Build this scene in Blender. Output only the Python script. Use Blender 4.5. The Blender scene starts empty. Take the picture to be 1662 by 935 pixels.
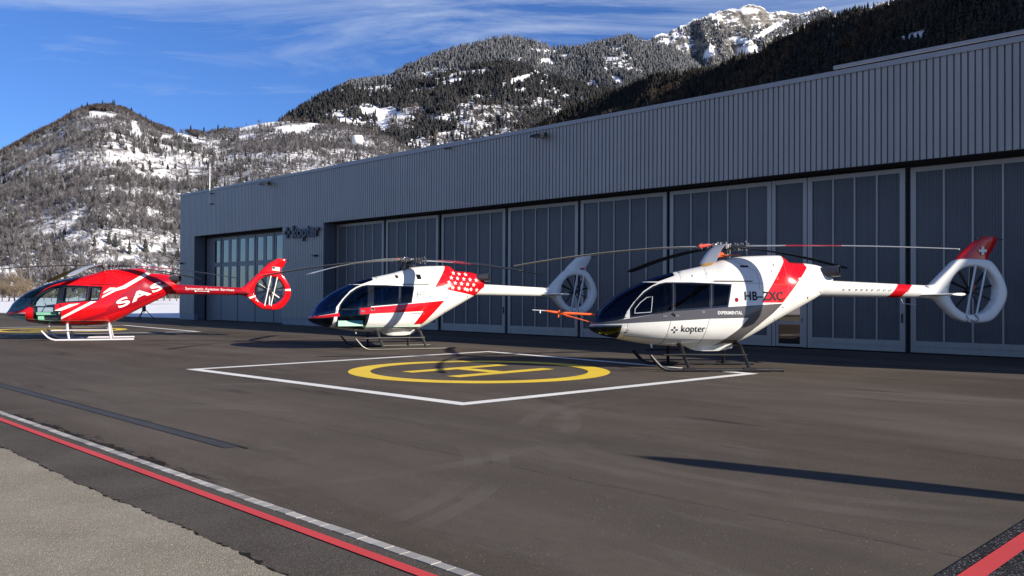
import bpy, math, random
import numpy as np
from mathutils import Vector, Matrix, geometry

random.seed(7)
RNG = np.random.default_rng(11)
scene = bpy.context.scene
COL = scene.collection
R = math.radians

# ------------------------------------------------------------------ camera
CAM_H, FPX, PITCH, ROLL = 1.77, 1392.3, 0.011, 0.005
cd = bpy.data.cameras.new("camera")
cd.sensor_width = 36.0
cd.lens = FPX / 1662 * 36.0
cd.clip_start = 0.05
cd.clip_end = 40000
cam = bpy.data.objects.new("camera", cd)
COL.objects.link(cam)
cam.matrix_world = (Matrix.Translation((0, 0, CAM_H)) @ Matrix.Rotation(math.pi / 2 + PITCH, 4, 'X')
                    @ Matrix.Rotation(ROLL, 4, 'Z'))
scene.camera = cam

# ------------------------------------------------------------------ node helpers
class NT:
    def __init__(self, mat):
        self.nt = mat.node_tree
        self.n = self.nt.nodes
    def add(self, t, **kw):
        nd = self.n.new(t)
        for k, v in kw.items():
            if k == 'ins':
                for kk, vv in v.items():
                    self.put(nd.inputs[kk], vv)
            else:
                setattr(nd, k, v)
        return nd
    def put(self, sock, v):
        if isinstance(v, bpy.types.NodeSocket):
            self.nt.links.new(v, sock)
        else:
            sock.default_value = v
    def math(self, op, a, b=0.0, c=None, clamp=False):
        m = self.n.new('ShaderNodeMath'); m.operation = op; m.use_clamp = clamp
        self.put(m.inputs[0], a); self.put(m.inputs[1], b)
        if c is not None: self.put(m.inputs[2], c)
        return m.outputs[0]
    def mix(self, f, a, b, blend='MIX'):
        m = self.n.new('ShaderNodeMix'); m.data_type = 'RGBA'; m.blend_type = blend
        self.put(m.inputs[0], f)
        for s, v in ((m.inputs[6], a), (m.inputs[7], b)):
            if isinstance(v, (tuple, list)) and len(v) == 3: v = (*v, 1)
            self.put(s, v)
        return m.outputs[2]
    def ramp(self, f, stops):
        r = self.n.new('ShaderNodeValToRGB')
        e = r.color_ramp.elements
        while len(e) < len(stops): e.new(0.5)
        for i, (p, c) in enumerate(stops):
            e[i].position = p
            if not isinstance(c, (tuple, list)): c = (c, c, c)
            e[i].color = (*c[:3], 1)
        self.put(r.inputs[0], f)
        return r.outputs[0]
    def noise(self, vec, scale, detail=4, rough=0.55, dist=0.0):
        t = self.n.new('ShaderNodeTexNoise')
        if vec is not None: self.put(t.inputs['Vector'], vec)
        t.inputs['Scale'].default_value = scale
        t.inputs['Detail'].default_value = detail
        t.inputs['Roughness'].default_value = rough
        t.inputs['Distortion'].default_value = dist
        return t.outputs[0]
    def mapping(self, vec, scale=(1, 1, 1), rot=(0, 0, 0), loc=(0, 0, 0)):
        m = self.n.new('ShaderNodeMapping')
        self.put(m.inputs[0], vec)
        m.inputs['Location'].default_value = loc
        m.inputs['Rotation'].default_value = rot
        m.inputs['Scale'].default_value = scale
        return m.outputs[0]

def new_mat(name):
    m = bpy.data.materials.new(name); m.use_nodes = True
    t = NT(m); b = m.node_tree.nodes['Principled BSDF']
    return m, t, b

def simple(name, col, rough=0.5, metal=0.0, coat=0.0, var=0.06, vscale=6.0, bump=0.0, bscale=40.0, spec=0.5, rvar=0.0):
    m, t, b = new_mat(name)
    tc = t.add('ShaderNodeTexCoord').outputs['Object']
    n = t.noise(tc, vscale, 5, 0.6)
    lo = tuple(c * (1 - var) for c in col); hi = tuple(min(1, c * (1 + var)) for c in col)
    t.put(b.inputs['Base Color'], t.ramp(n, [(0.3, lo), (0.7, hi)]))
    b.inputs['Roughness'].default_value = rough
    if rvar > 0:
        t.put(b.inputs['Roughness'], t.math('ADD', rough - rvar / 2, t.math('MULTIPLY', n, rvar)))
    b.inputs['Metallic'].default_value = metal
    b.inputs['Specular IOR Level'].default_value = spec
    b.inputs['Coat Weight'].default_value = coat
    b.inputs['Coat Roughness'].default_value = 0.04
    if bump > 0:
        bn = t.add('ShaderNodeBump'); bn.inputs['Strength'].default_value = bump
        bn.inputs['Distance'].default_value = 0.01
        t.put(bn.inputs['Height'], t.noise(tc, bscale, 4)); t.put(b.inputs['Normal'], bn.outputs[0])
    return m

def glass(name, tint, trans=0.5, rough=0.02, ior=1.5, mirror=(0.95, 0.97, 1.0)):
    """thin tinted sheet: tinted see-through plus a mirror coat growing towards grazing angles"""
    m, t, b = new_mat(name)
    t.n.remove(b)
    out = t.n['Material Output']
    tr = t.add('ShaderNodeBsdfTransparent'); tr.inputs[0].default_value = (*[c * trans for c in tint], 1)
    gl = t.add('ShaderNodeBsdfGlossy'); gl.inputs['Roughness'].default_value = rough
    gl.inputs[0].default_value = (*mirror, 1)
    geo = t.add('ShaderNodeNewGeometry'); dp = t.add('ShaderNodeVectorMath', operation='DOT_PRODUCT')
    t.put(dp.inputs[0], geo.outputs['Normal']); t.put(dp.inputs[1], geo.outputs['Incoming'])
    f0 = ((ior - 1) / (ior + 1)) ** 2          # both faces of a thin pane
    f2 = t.math('ADD', f0 * 0.8, t.math('MULTIPLY', t.math('POWER', t.math('SUBTRACT', 1.0, t.math('ABSOLUTE', dp.outputs['Value'])), 5.0), 0.9), clamp=True)
    mx = t.add('ShaderNodeMixShader'); t.put(mx.inputs[0], f2)
    t.put(mx.inputs[1], tr.outputs[0]); t.put(mx.inputs[2], gl.outputs[0])
    t.put(out.inputs[0], mx.outputs[0])
    return m

# ------------------------------------------------------------------ object helpers
def tag(o, label=None, cat=None, group=None, kind=None):
    if label: o['label'] = label
    if cat: o['category'] = cat
    if group: o['group'] = group
    if kind: o['kind'] = kind
    return o

def empty(name, loc=(0, 0, 0), rz=0.0):
    o = bpy.data.objects.new(name, None); COL.objects.link(o)
    o.empty_display_size = 0.3
    o.location = loc; o.rotation_euler = (0, 0, rz)
    return o

def mesh_obj(name, verts, faces, mats, parent=None, midx=None, smooth=False, sharp=None):
    me = bpy.data.meshes.new(name)
    me.from_pydata([tuple(v) for v in verts], [], [tuple(f) for f in faces])
    if not isinstance(mats, (list, tuple)): mats = [mats]
    for m in mats: me.materials.append(m)
    if midx is not None: me.polygons.foreach_set('material_index', list(midx))
    if smooth: me.polygons.foreach_set('use_smooth', [True] * len(me.polygons))
    me.update()
    if smooth and sharp is not None: me.set_sharp_from_angle(angle=R(sharp))
    o = bpy.data.objects.new(name, me); COL.objects.link(o)
    if parent is not None: o.parent = parent
    return o

class MB:
    """collects shapes for ONE mesh"""
    def __init__(self):
        self.v = []; self.f = []; self.m = []
    def raw(self, vs, fs, mi=0):
        o = len(self.v); self.v += [tuple(v) for v in vs]
        self.f += [tuple(i + o for i in f) for f in fs]; self.m += [mi] * len(fs); return self
    def box(self, x0, x1, y0, y1, z0, z1, mi=0):
        vs = [(x, y, z) for z in (z0, z1) for y in (y0, y1) for x in (x0, x1)]
        return self.raw(vs, [(0, 2, 3, 1), (4, 5, 7, 6), (0, 1, 5, 4), (2, 6, 7, 3), (0, 4, 6, 2), (1, 3, 7, 5)], mi)
    def tube(self, pts, rad, seg=10, mi=0, caps=True, flat=1.0):
        pts = [Vector(p) for p in pts]
        if not isinstance(rad, (list, tuple)): rad = [rad] * len(pts)
        rings = []; up0 = None
        for i, p in enumerate(pts):
            d = (pts[min(i + 1, len(pts) - 1)] - pts[max(i - 1, 0)])
            d = d.normalized() if d.length > 1e-9 else Vector((0, 0, 1))
            if up0 is None:
                a = Vector((0, 0, 1)) if abs(d.z) < 0.9 else Vector((1, 0, 0))
                u = d.cross(a).normalized()
            else:
                u = (up0 - d * up0.dot(d)).normalized()
            up0 = u; w = d.cross(u)
            rings.append([p + (u * math.cos(t) + w * math.sin(t) * flat) * rad[i] for t in [2 * math.pi * k / seg for k in range(seg)]])
        vs = [v for r in rings for v in r]; fs = []
        for i in range(len(rings) - 1):
            for k in range(seg):
                a = i * seg + k; b = i * seg + (k + 1) % seg
                fs.append((a, b, b + seg, a + seg))
        if caps:
            fs.append(tuple(range(seg - 1, -1, -1))); fs.append(tuple((len(rings) - 1) * seg + k for k in range(seg)))
        return self.raw(vs, fs, mi)
    def build(self, name, mats, parent=None, smooth=False, sharp=35):
        return mesh_obj(name, self.v, self.f, mats, parent, self.m, smooth, sharp)

def text_obj(name, txt, size, mat, depth=0.0, space=1.0, off=0.0, shear=0.0):
    cu = bpy.data.curves.new(name, 'FONT'); cu.body = txt; cu.size = size
    cu.extrude = depth; cu.space_character = space; cu.offset = off; cu.shear = shear; cu.resolution_u = 4
    o = bpy.data.objects.new(name, cu); COL.objects.link(o)
    dg = bpy.context.evaluated_depsgraph_get(); dg.update()
    me = bpy.data.meshes.new_from_object(o.evaluated_get(dg))
    COL.objects.unlink(o); bpy.data.objects.remove(o); bpy.data.curves.remove(cu)
    me.name = name; me.materials.clear(); me.materials.append(mat)
    o = bpy.data.objects.new(name, me); COL.objects.link(o)
    return o

# ------------------------------------------------------------------ materials
WHITE = simple('white_paint', (0.70, 0.70, 0.67), 0.13, coat=0.0, var=0.04, vscale=2.5)
WHITE_B = simple('white_blade_paint', (0.36, 0.38, 0.41), 0.45, coat=0.0, var=0.04)
RED = simple('red_paint', (0.52, 0.004, 0.008), 0.12, coat=0.0, var=0.03)
RED2 = simple('dark_red_paint', (0.27, 0.004, 0.012), 0.14, coat=0.0, var=0.05)
GREY = simple('grey_paint', (0.085, 0.08, 0.085), 0.14, coat=0.0, var=0.03)
BLACKP = simple('black_gloss', (0.008, 0.009, 0.012), 0.12, coat=0.8, var=0.05)
SEAM = simple('seam_shadow_gap', (0.05, 0.05, 0.05), 0.7)
SEAMR = simple('seam_red_gap', (0.15, 0.004, 0.008), 0.7)
LETTER = simple('black_lettering', (0.006, 0.006, 0.008), 0.6, spec=0.2)
LETTERG = simple('faded_lettering', (0.13, 0.13, 0.14), 0.5)
YELLOWP = simple('yellow_nose_lining', (0.62, 0.47, 0.02), 0.5)
GREENP = simple('primer_green', (0.30, 0.55, 0.40), 0.55, var=0.1)
DARKINT = simple('cabin_dark_lining', (0.035, 0.037, 0.042), 0.8)
SEATG = simple('dark_seat_fabric', (0.05, 0.045, 0.05), 0.9)
SEATO = simple('orange_seat_fabric', (0.75, 0.19, 0.04), 0.8)
ORANGE = simple('orange_cover', (0.75, 0.11, 0.02), 0.6, var=0.15)
STEEL = simple('brushed_steel', (0.5, 0.5, 0.5), 0.35, metal=0.9, var=0.15, vscale=20)
DSTEEL = simple('dark_steel', (0.12, 0.12, 0.13), 0.45, metal=0.7, var=0.3, vscale=30)
BLACKM = simple('black_metal', (0.015, 0.015, 0.017), 0.4, metal=0.2)
BLADED = simple('dark_blade', (0.02, 0.022, 0.025), 0.4)
BLADER = simple('red_blade_band', (0.45, 0.02, 0.03), 0.35)
BLADEY = simple('ochre_blade_tip', (0.60, 0.33, 0.06), 0.45)
HUBRED = simple('hub_red_tape', (0.55, 0.05, 0.035), 0.5, var=0.4, vscale=25)
SILVER = simple('silver_struts', (0.62, 0.63, 0.64), 0.4, metal=0.3)
GL_R = glass('tinted_window_glass', (0.5, 0.55, 0.65), 0.34, mirror=(0.5, 0.58, 0.75))
GL_SC = glass('blue_tinted_windshield', (0.05, 0.12, 0.28), 0.9, ior=1.75, mirror=(0.24, 0.34, 0.58))
GL_SM = glass('bright_blue_windshield', (0.08, 0.22, 0.50), 0.9, ior=2.1, mirror=(0.26, 0.46, 0.85))
GL_M = glass('blue_window_glass', (0.24, 0.42, 0.66), 0.6, mirror=(0.45, 0.7, 1.0))
GL_L = glass('clear_window_glass', (0.80, 0.90, 0.90), 0.92)
GL_LS = glass('green_blue_windshield', (0.14, 0.26, 0.36), 0.8, ior=1.7, mirror=(0.45, 0.65, 0.9))
GL_B = glass('building_glass', (0.25, 0.3, 0.35), 0.3, ior=3.6, mirror=(0.95, 0.84, 0.76))

# ------------------------------------------------------------------ fuselage surface
def interp(keys, x):
    xs = [k[0] for k in keys]; ys = [k[1] for k in keys]
    n = len(xs)
    if x <= xs[0]: return ys[0]
    if x >= xs[-1]: return ys[-1]
    i = max(j for j in range(n - 1) if xs[j] <= x)
    h = xs[i + 1] - xs[i]; t = (x - xs[i]) / h
    def slope(j):
        if j == 0: return (ys[1] - ys[0]) / (xs[1] - xs[0])
        if j == n - 1: return (ys[-1] - ys[-2]) / (xs[-1] - xs[-2])
        d0 = (ys[j] - ys[j - 1]) / (xs[j] - xs[j - 1]); d1 = (ys[j + 1] - ys[j]) / (xs[j + 1] - xs[j])
        if d0 * d1 <= 0: return 0.0
        return 2 * d0 * d1 / (d0 + d1)
    m0, m1 = slope(i), slope(i + 1)
    return ((2 * t**3 - 3 * t**2 + 1) * ys[i] + (t**3 - 2 * t**2 + t) * h * m0
            + (-2 * t**3 + 3 * t**2) * ys[i + 1] + (t**3 - t**2) * h * m1)

ZT = [(-3.46, 1.06), (-3.42, 1.10), (-3.37, 1.16), (-3.22, 1.44), (-3.0, 1.655), (-2.79, 1.83), (-2.35, 2.07), (-1.92, 2.26), (-1.39, 2.41), (-1.04, 2.49),
      (-0.6, 2.59), (-0.33, 2.67), (-0.05, 2.77), (0.25, 2.82), (0.69, 2.855), (1.40, 2.875), (1.52, 2.82), (1.66, 2.70), (2.1, 2.675), (2.4, 2.63), (2.6, 2.55), (2.72, 2.44)]
ZB = [(-3.46, 1.00), (-3.42, 0.955), (-3.37, 0.92), (-3.13, 0.82), (-2.7, 0.73), (-2.35, 0.665), (-1.91, 0.60), (-1.25, 0.56), (-0.81, 0.55),
      (-0.3, 0.555), (0.0, 0.59), (0.29, 0.67), (0.74, 0.89), (1.18, 1.15), (1.99, 1.59), (2.41, 1.83), (2.72, 2.06)]
ZC = [(-3.46, 1.03), (-3.0, 1.05), (-2.4, 1.12), (-1.5, 1.2), (-0.5, 1.25), (0.0, 1.3), (0.6, 1.5), (1.2, 1.78), (1.9, 2.05), (2.72, 2.24)]
WD = [(-3.46, 0.03), (-3.42, 0.14), (-3.35, 0.25), (-3.22, 0.38), (-3.0, 0.52), (-2.7, 0.65), (-2.2, 0.77), (-1.6, 0.84), (-1.0, 0.86), (0.0, 0.84), (0.6, 0.76),
      (1.2, 0.63), (1.8, 0.48), (2.3, 0.34), (2.72, 0.24)]
X0, X1 = -3.46, 2.72
def sect(x):
    return interp(ZB, x), interp(ZC, x), interp(ZT, x), interp(WD, x)
def surf(x, z, inset=0.0):
    zb, zc, zt, w = sect(x)
    up = z > zc
    h = (zt - zc) if up else (zc - zb)
    t = min(1.0, abs(z - zc) / max(h, 1e-6))
    b = 1.95 if up else 2.5
    a = 2.0 if up else 2.1
    return max(0.0, w * max(0.0, 1 - t**b) ** (1 / a) - inset)
def z_of(x, u, sc=1.0):
    zb, zc, zt, w = sect(x)
    s = math.sin(u * math.pi / 2)
    return zc + s * ((zt - zc) if s > 0 else (zc - zb)) * sc
def u_of(x, z):
    zb, zc, zt, w = sect(x)
    h = (zt - zc) if z > zc else (zc - zb)
    t = max(-1.0, min(1.0, (z - zc) / max(h, 1e-6)))
    return math.asin(t) * 2 / math.pi

def dens(poly, step=0.07, closed=True):
    out = []; n = len(poly)
    for i in range(n if closed else n - 1):
        a = poly[i]; b = poly[(i + 1) % n]
        k = max(1, int(math.hypot(b[0] - a[0], b[1] - a[1]) / step))
        for j in range(k):
            out.append((a[0] + (b[0] - a[0]) * j / k, a[1] + (b[1] - a[1]) * j / k))
    return out
def inpoly(p, poly):
    x, y = p; c = False; j = len(poly) - 1
    for i in range(len(poly)):
        xi, yi = poly[i]; xj, yj = poly[j]
        if (yi > y) != (yj > y) and x < (xj - xi) * (y - yi) / (yj - yi) + xi: c = not c
        j = i
    return c
def strip(pts, w=0.012):
    """thin band polygon around a polyline"""
    L, Rr = [], []
    for i, p in enumerate(pts):
        a = pts[max(i - 1, 0)]; b = pts[min(i + 1, len(pts) - 1)]
        dx, dz = b[0] - a[0], b[1] - a[1]; l = math.hypot(dx, dz) or 1
        nx, nz = -dz / l * w / 2, dx / l * w / 2
        L.append((p[0] + nx, p[1] + nz)); Rr.append((p[0] - nx, p[1] - nz))
    return L + Rr[::-1]
def offset_poly(poly, d):
    """shrink a convex-ish polygon towards its inside by d"""
    n = len(poly); area = sum(poly[i][0] * poly[(i + 1) % n][1] - poly[(i + 1) % n][0] * poly[i][1] for i in range(n))
    sg = 1 if area > 0 else -1; out = []
    for i in range(n):
        p0, p1, p2 = poly[i - 1], poly[i], poly[(i + 1) % n]
        def nrm(a, b):
            dx, dz = b[0] - a[0], b[1] - a[1]; l = math.hypot(dx, dz) or 1
            return (-dz / l * sg, dx / l * sg)
        n0, n1 = nrm(p0, p1), nrm(p1, p2)
        bx, bz = n0[0] + n1[0], n0[1] + n1[1]; l = math.hypot(bx, bz) or 1
        k = d / max(0.35, (bx * n0[0] + bz * n0[1]) / l)
        out.append((p1[0] + bx / l * k, p1[1] + bz / l * k))
    return out

def fuselage(root, regions, mats, split, lining=DARKINT):
    """regions: list of (polygon in x-z, key), the first that contains a face wins. mats: key -> material.
    split: key -> object name (becomes a mesh of its own); the other keys stay on the body mesh."""
    verts2, edges = [], []
    def add_loop(pl, closed=True):
        s = len(verts2)
        for x, z in pl:
            x = max(X0 + 1e-3, min(X1 - 1e-3, x)); verts2.append((x, u_of(x, z)))
        n = len(pl)
        for i in range(n if closed else n - 1): edges.append((s + i, s + (i + 1) % n))
    polys = []
    for poly, key in regions:
        d = dens(poly); polys.append((d, key)); add_loop(d)
    xs = list(np.arange(X0 + 0.08, X1 - 0.02, 0.075)); xs = [-3.452, -3.44, -3.42, -3.40] + xs
    us = list(np.linspace(-1, 1, 41))
    for i, x in enumerate(xs):
        for j, u in enumerate(us): verts2.append((x, u + (0 if abs(abs(u) - 1) < 1e-6 else 0.004 * math.sin(13 * i + 7 * j))))
    s = len(verts2)
    for u in us: verts2.append((X0, u))
    for u in us: verts2.append((X1, u))
    for i in range(len(us) - 1):
        edges.append((s + i, s + i + 1)); edges.append((s + 41 + i, s + 42 + i))
    vo, eo, fo, *_ = geometry.delaunay_2d_cdt([Vector(v) for v in verts2], edges, [], 0, 1e-5)
    groups = {}
    pv = []
    for v in vo:
        x, u = v.x, max(-1, min(1, v.y)); z = z_of(x, u); pv.append((x, surf(x, z), z))
    for f in fo:
        if len(f) < 3: continue
        cx = sum(vo[i].x for i in f) / len(f); cu = sum(vo[i].y for i in f) / len(f)
        zc_ = z_of(cx, max(-1, min(1, cu))); key = 'base'
        for d, k in polys:
            if inpoly((cx, zc_), d): key = k; break
        if key in mats or key == 'base': groups.setdefault(key, []).append(f)
    # body
    bodykeys = [k for k in groups if k not in split]
    def emit(keys, name, parent, matlist, inset=0.0, rev=False, sides=(-1, 1)):
        V, F, M, ix = [], [], [], {}
        def gv(i, side):
            x, y, z = pv[i]
            if y < 0.004: side = 0
            if (i, side) in ix: return ix[(i, side)]
            ix[(i, side)] = len(V)
            if inset:
                zb, zc, zt, w = sect(x)
                zz = zc + (z - zc) * 0.95; y = max(0, y - inset)
                V.append((x, side * y, zz))
            else: V.append((x, side * y, z))
            return ix[(i, side)]
        for mi, k in enumerate(keys):
            for f in groups.get(k, []):
                for side in sides:
                    g = [gv(i, side) for i in f]
                    if len(set(g)) < 3: continue
                    if (side == 1) != rev: g = g[::-1]
                    F.append(g); M.append(mi if len(matlist) > 1 else 0)
        return mesh_obj(name, V, F, matlist, parent, M, True, 50)
    body = emit(bodykeys, 'body', root, [mats[k] for k in bodykeys])
    emit([k for k in bodykeys], 'cabin_lining', root, [lining], inset=0.03, rev=True)
    parts = {}
    for k, nm in split.items():
        if k in groups:
            pass
            for sds in (((-1,), (1,)) if 'door' in nm or 'quarter' in nm else ((-1, 1),)):
                parts[k] = emit([k], nm, root, [mats[k]], sides=sds)
    return body, parts

def side_text(txt, x, z, size, mat, parent, ang=0.0, shear=0.0, space=1.0, off=0.0, name='lettering', surf_fn=None, width=None, lift=0.008):
    o = text_obj(name, txt, size, mat, 0.0, space, off, shear)
    import bmesh
    bm = bmesh.new(); bm.from_mesh(o.data)
    for _ in range(2):
        le = [e for e in bm.edges if e.calc_length() > 0.05]
        if not le: break
        bmesh.ops.subdivide_edges(bm, edges=le, cuts=1)
        bmesh.ops.triangulate(bm, faces=bm.faces[:])
    ca, sa = math.cos(ang), math.sin(ang)
    k = 1.0
    if width:
        mx = max(v.co.x for v in bm.verts); k = width / mx
    fn = surf_fn or surf
    for v in bm.verts:
        a, b = v.co.x * k, v.co.y
        X = x + a * ca - b * sa; Z = z + a * sa + b * ca
        v.co = Vector((X, -(fn(X, Z) + lift), Z))
    bm.to_mesh(o.data); bm.free(); o.parent = parent
    return o
def side_poly(poly, mat, parent, name, lift=0.006, surf_fn=None, step=0.05):
    fn = surf_fn or surf
    d = dens(poly, step); vs = [Vector(p) for p in d]; n = len(d)
    xs = [p[0] for p in d]; zs = [p[1] for p in d]
    for x in np.arange(min(xs), max(xs), step):
        for z in np.arange(min(zs), max(zs), step):
            if inpoly((x, z), d): vs.append(Vector((x + 1e-3, z + 2e-3)))
    vo, eo, fo, *_ = geometry.delaunay_2d_cdt(vs, [], [list(range(n))], 1, 1e-5)
    return mesh_obj(name, [(v.x, -(fn(v.x, v.y) + lift), v.y) for v in vo], [list(f) for f in fo], mat, parent)
def star(cx, cz, r, a0=0.1):
    return [(cx + (r if i % 2 == 0 else r * 0.42) * math.sin(a0 + i * math.pi / 5), cz + (r if i % 2 == 0 else r * 0.42) * math.cos(a0 + i * math.pi / 5)) for i in range(10)]

# window outlines shared by all three (x aft, z up)
W_FRONT = [(-2.56, 1.28), (-2.55, 1.50), (-2.40, 1.70), (-2.17, 1.92), (-1.95, 2.06), (-1.78, 2.13), (-1.62, 2.165), (-1.45, 2.165), (-1.53, 1.45)]
W_MID = [(-1.43, 2.165), (-0.53, 2.155), (-0.60, 1.53), (-1.51, 1.455)]
W_REAR = [(-0.51, 2.155), (-0.03, 2.12), (-0.15, 1.57), (-0.58, 1.53)]
BAND = [(-2.56, 1.28), (-2.55, 1.50), (-2.40, 1.70), (-2.17, 1.92), (-1.95, 2.06), (-1.78, 2.13), (-1.62, 2.165), (-1.0, 2.165), (-0.03, 2.125), (-0.16, 1.56), (-0.62, 1.525), (-1.53, 1.45)]
SHIELD = [(-3.6, 1.13), (-3.33, 1.145), (-2.99, 1.20), (-2.70, 1.255), (-2.62, 1.43), (-2.45, 1.66), (-2.18, 1.94), (-1.98, 2.07), (-1.80, 2.155), (-2.12, 2.165), (-2.12, 2.4), (-3.6, 2.4)]
ROOFW = [(-2.10, 2.185), (-1.78, 2.185), (-1.37, 2.33), (-1.30, 2.60), (-2.10, 2.60)]
CHIN = [(-3.6, 1.085), (-3.29, 1.09), (-2.74, 1.11), (-2.80, 0.76), (-3.05, 0.70), (-3.6, 0.60)]

def cabin(root, floor_mat, seat_front, seat_rear, nose_mat):
    MB().raw([(x, y, z) for x, hw, z in ((-3.1, 0.36, 0.93), (-2.6, 0.6, 0.84), (-1.8, 0.72, 0.76), (0.25, 0.70, 0.76)) for y in (-hw, hw)],
             [(0, 1, 3, 2), (2, 3, 5, 4), (4, 5, 7, 6)]).build('cabin_floor', floor_mat, root)
    vs = []
    for u in np.linspace(-0.95, 0.93, 15):
        z = z_of(0.22, u); vs.append((0.22, -surf(0.22, z, 0.05), z))
    for u in np.linspace(0.93, -0.95, 15):
        z = z_of(0.22, u); vs.append((0.22, surf(0.22, z, 0.05), z))
    mesh_obj('rear_bulkhead', vs, [list(range(len(vs)))], DARKINT, root)
    # instrument console
    m = MB(); m.box(-2.75, -2.35, -0.16, 0.16, 0.85, 1.28)
    m.raw([(-2.78, -0.33, 1.22), (-2.78, 0.33, 1.22), (-2.62, 0.33, 1.52), (-2.62, -0.33, 1.52), (-2.55, -0.33, 1.22), (-2.55, 0.33, 1.22)],
          [(0, 1, 2, 3), (3, 2, 5, 4), (0, 3, 4), (1, 5, 2)])
    m.build('instrument_console', nose_mat, root)
    for x, y, mat in ((-1.95, -0.36, seat_front), (-1.95, 0.36, seat_front), (-0.55, -0.5, seat_rear), (-0.55, 0.0, seat_rear), (-0.55, 0.5, seat_rear)):
        s = empty('seat', (x, y, 0.0)); s.parent = root
        c = MB(); c.box(-0.24, 0.22, -0.21, 0.21, 1.02, 1.14); c.box(-0.2, 0.16, -0.17, 0.17, 0.78, 1.02)
        c.build('seat_cushion', mat, s)
        b = MB()
        b.raw([(0.16, -0.21, 1.12), (0.16, 0.21, 1.12), (0.30, 0.19, 1.62), (0.30, -0.19, 1.62), (0.28, -0.21, 1.10), (0.28, 0.21, 1.10), (0.40, 0.19, 1.60), (0.40, -0.19, 1.60)],
              [(0, 3, 2, 1), (4, 5, 6, 7), (0, 1, 5, 4), (3, 7, 6, 2), (0, 4, 7, 3), (1, 2, 6, 5)])
        b.box(0.30, 0.40, -0.10, 0.10, 1.66, 1.84)
        b.build('backrest', mat, s)
    for y in (-0.32, 0.32):
        g = MB(); g.tube([(-2.42, y, 0.85), (-2.36, y, 1.12), (-2.30, y, 1.30)], 0.014, 6); g.build('cyclic_stick', BLACKM, root)

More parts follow.
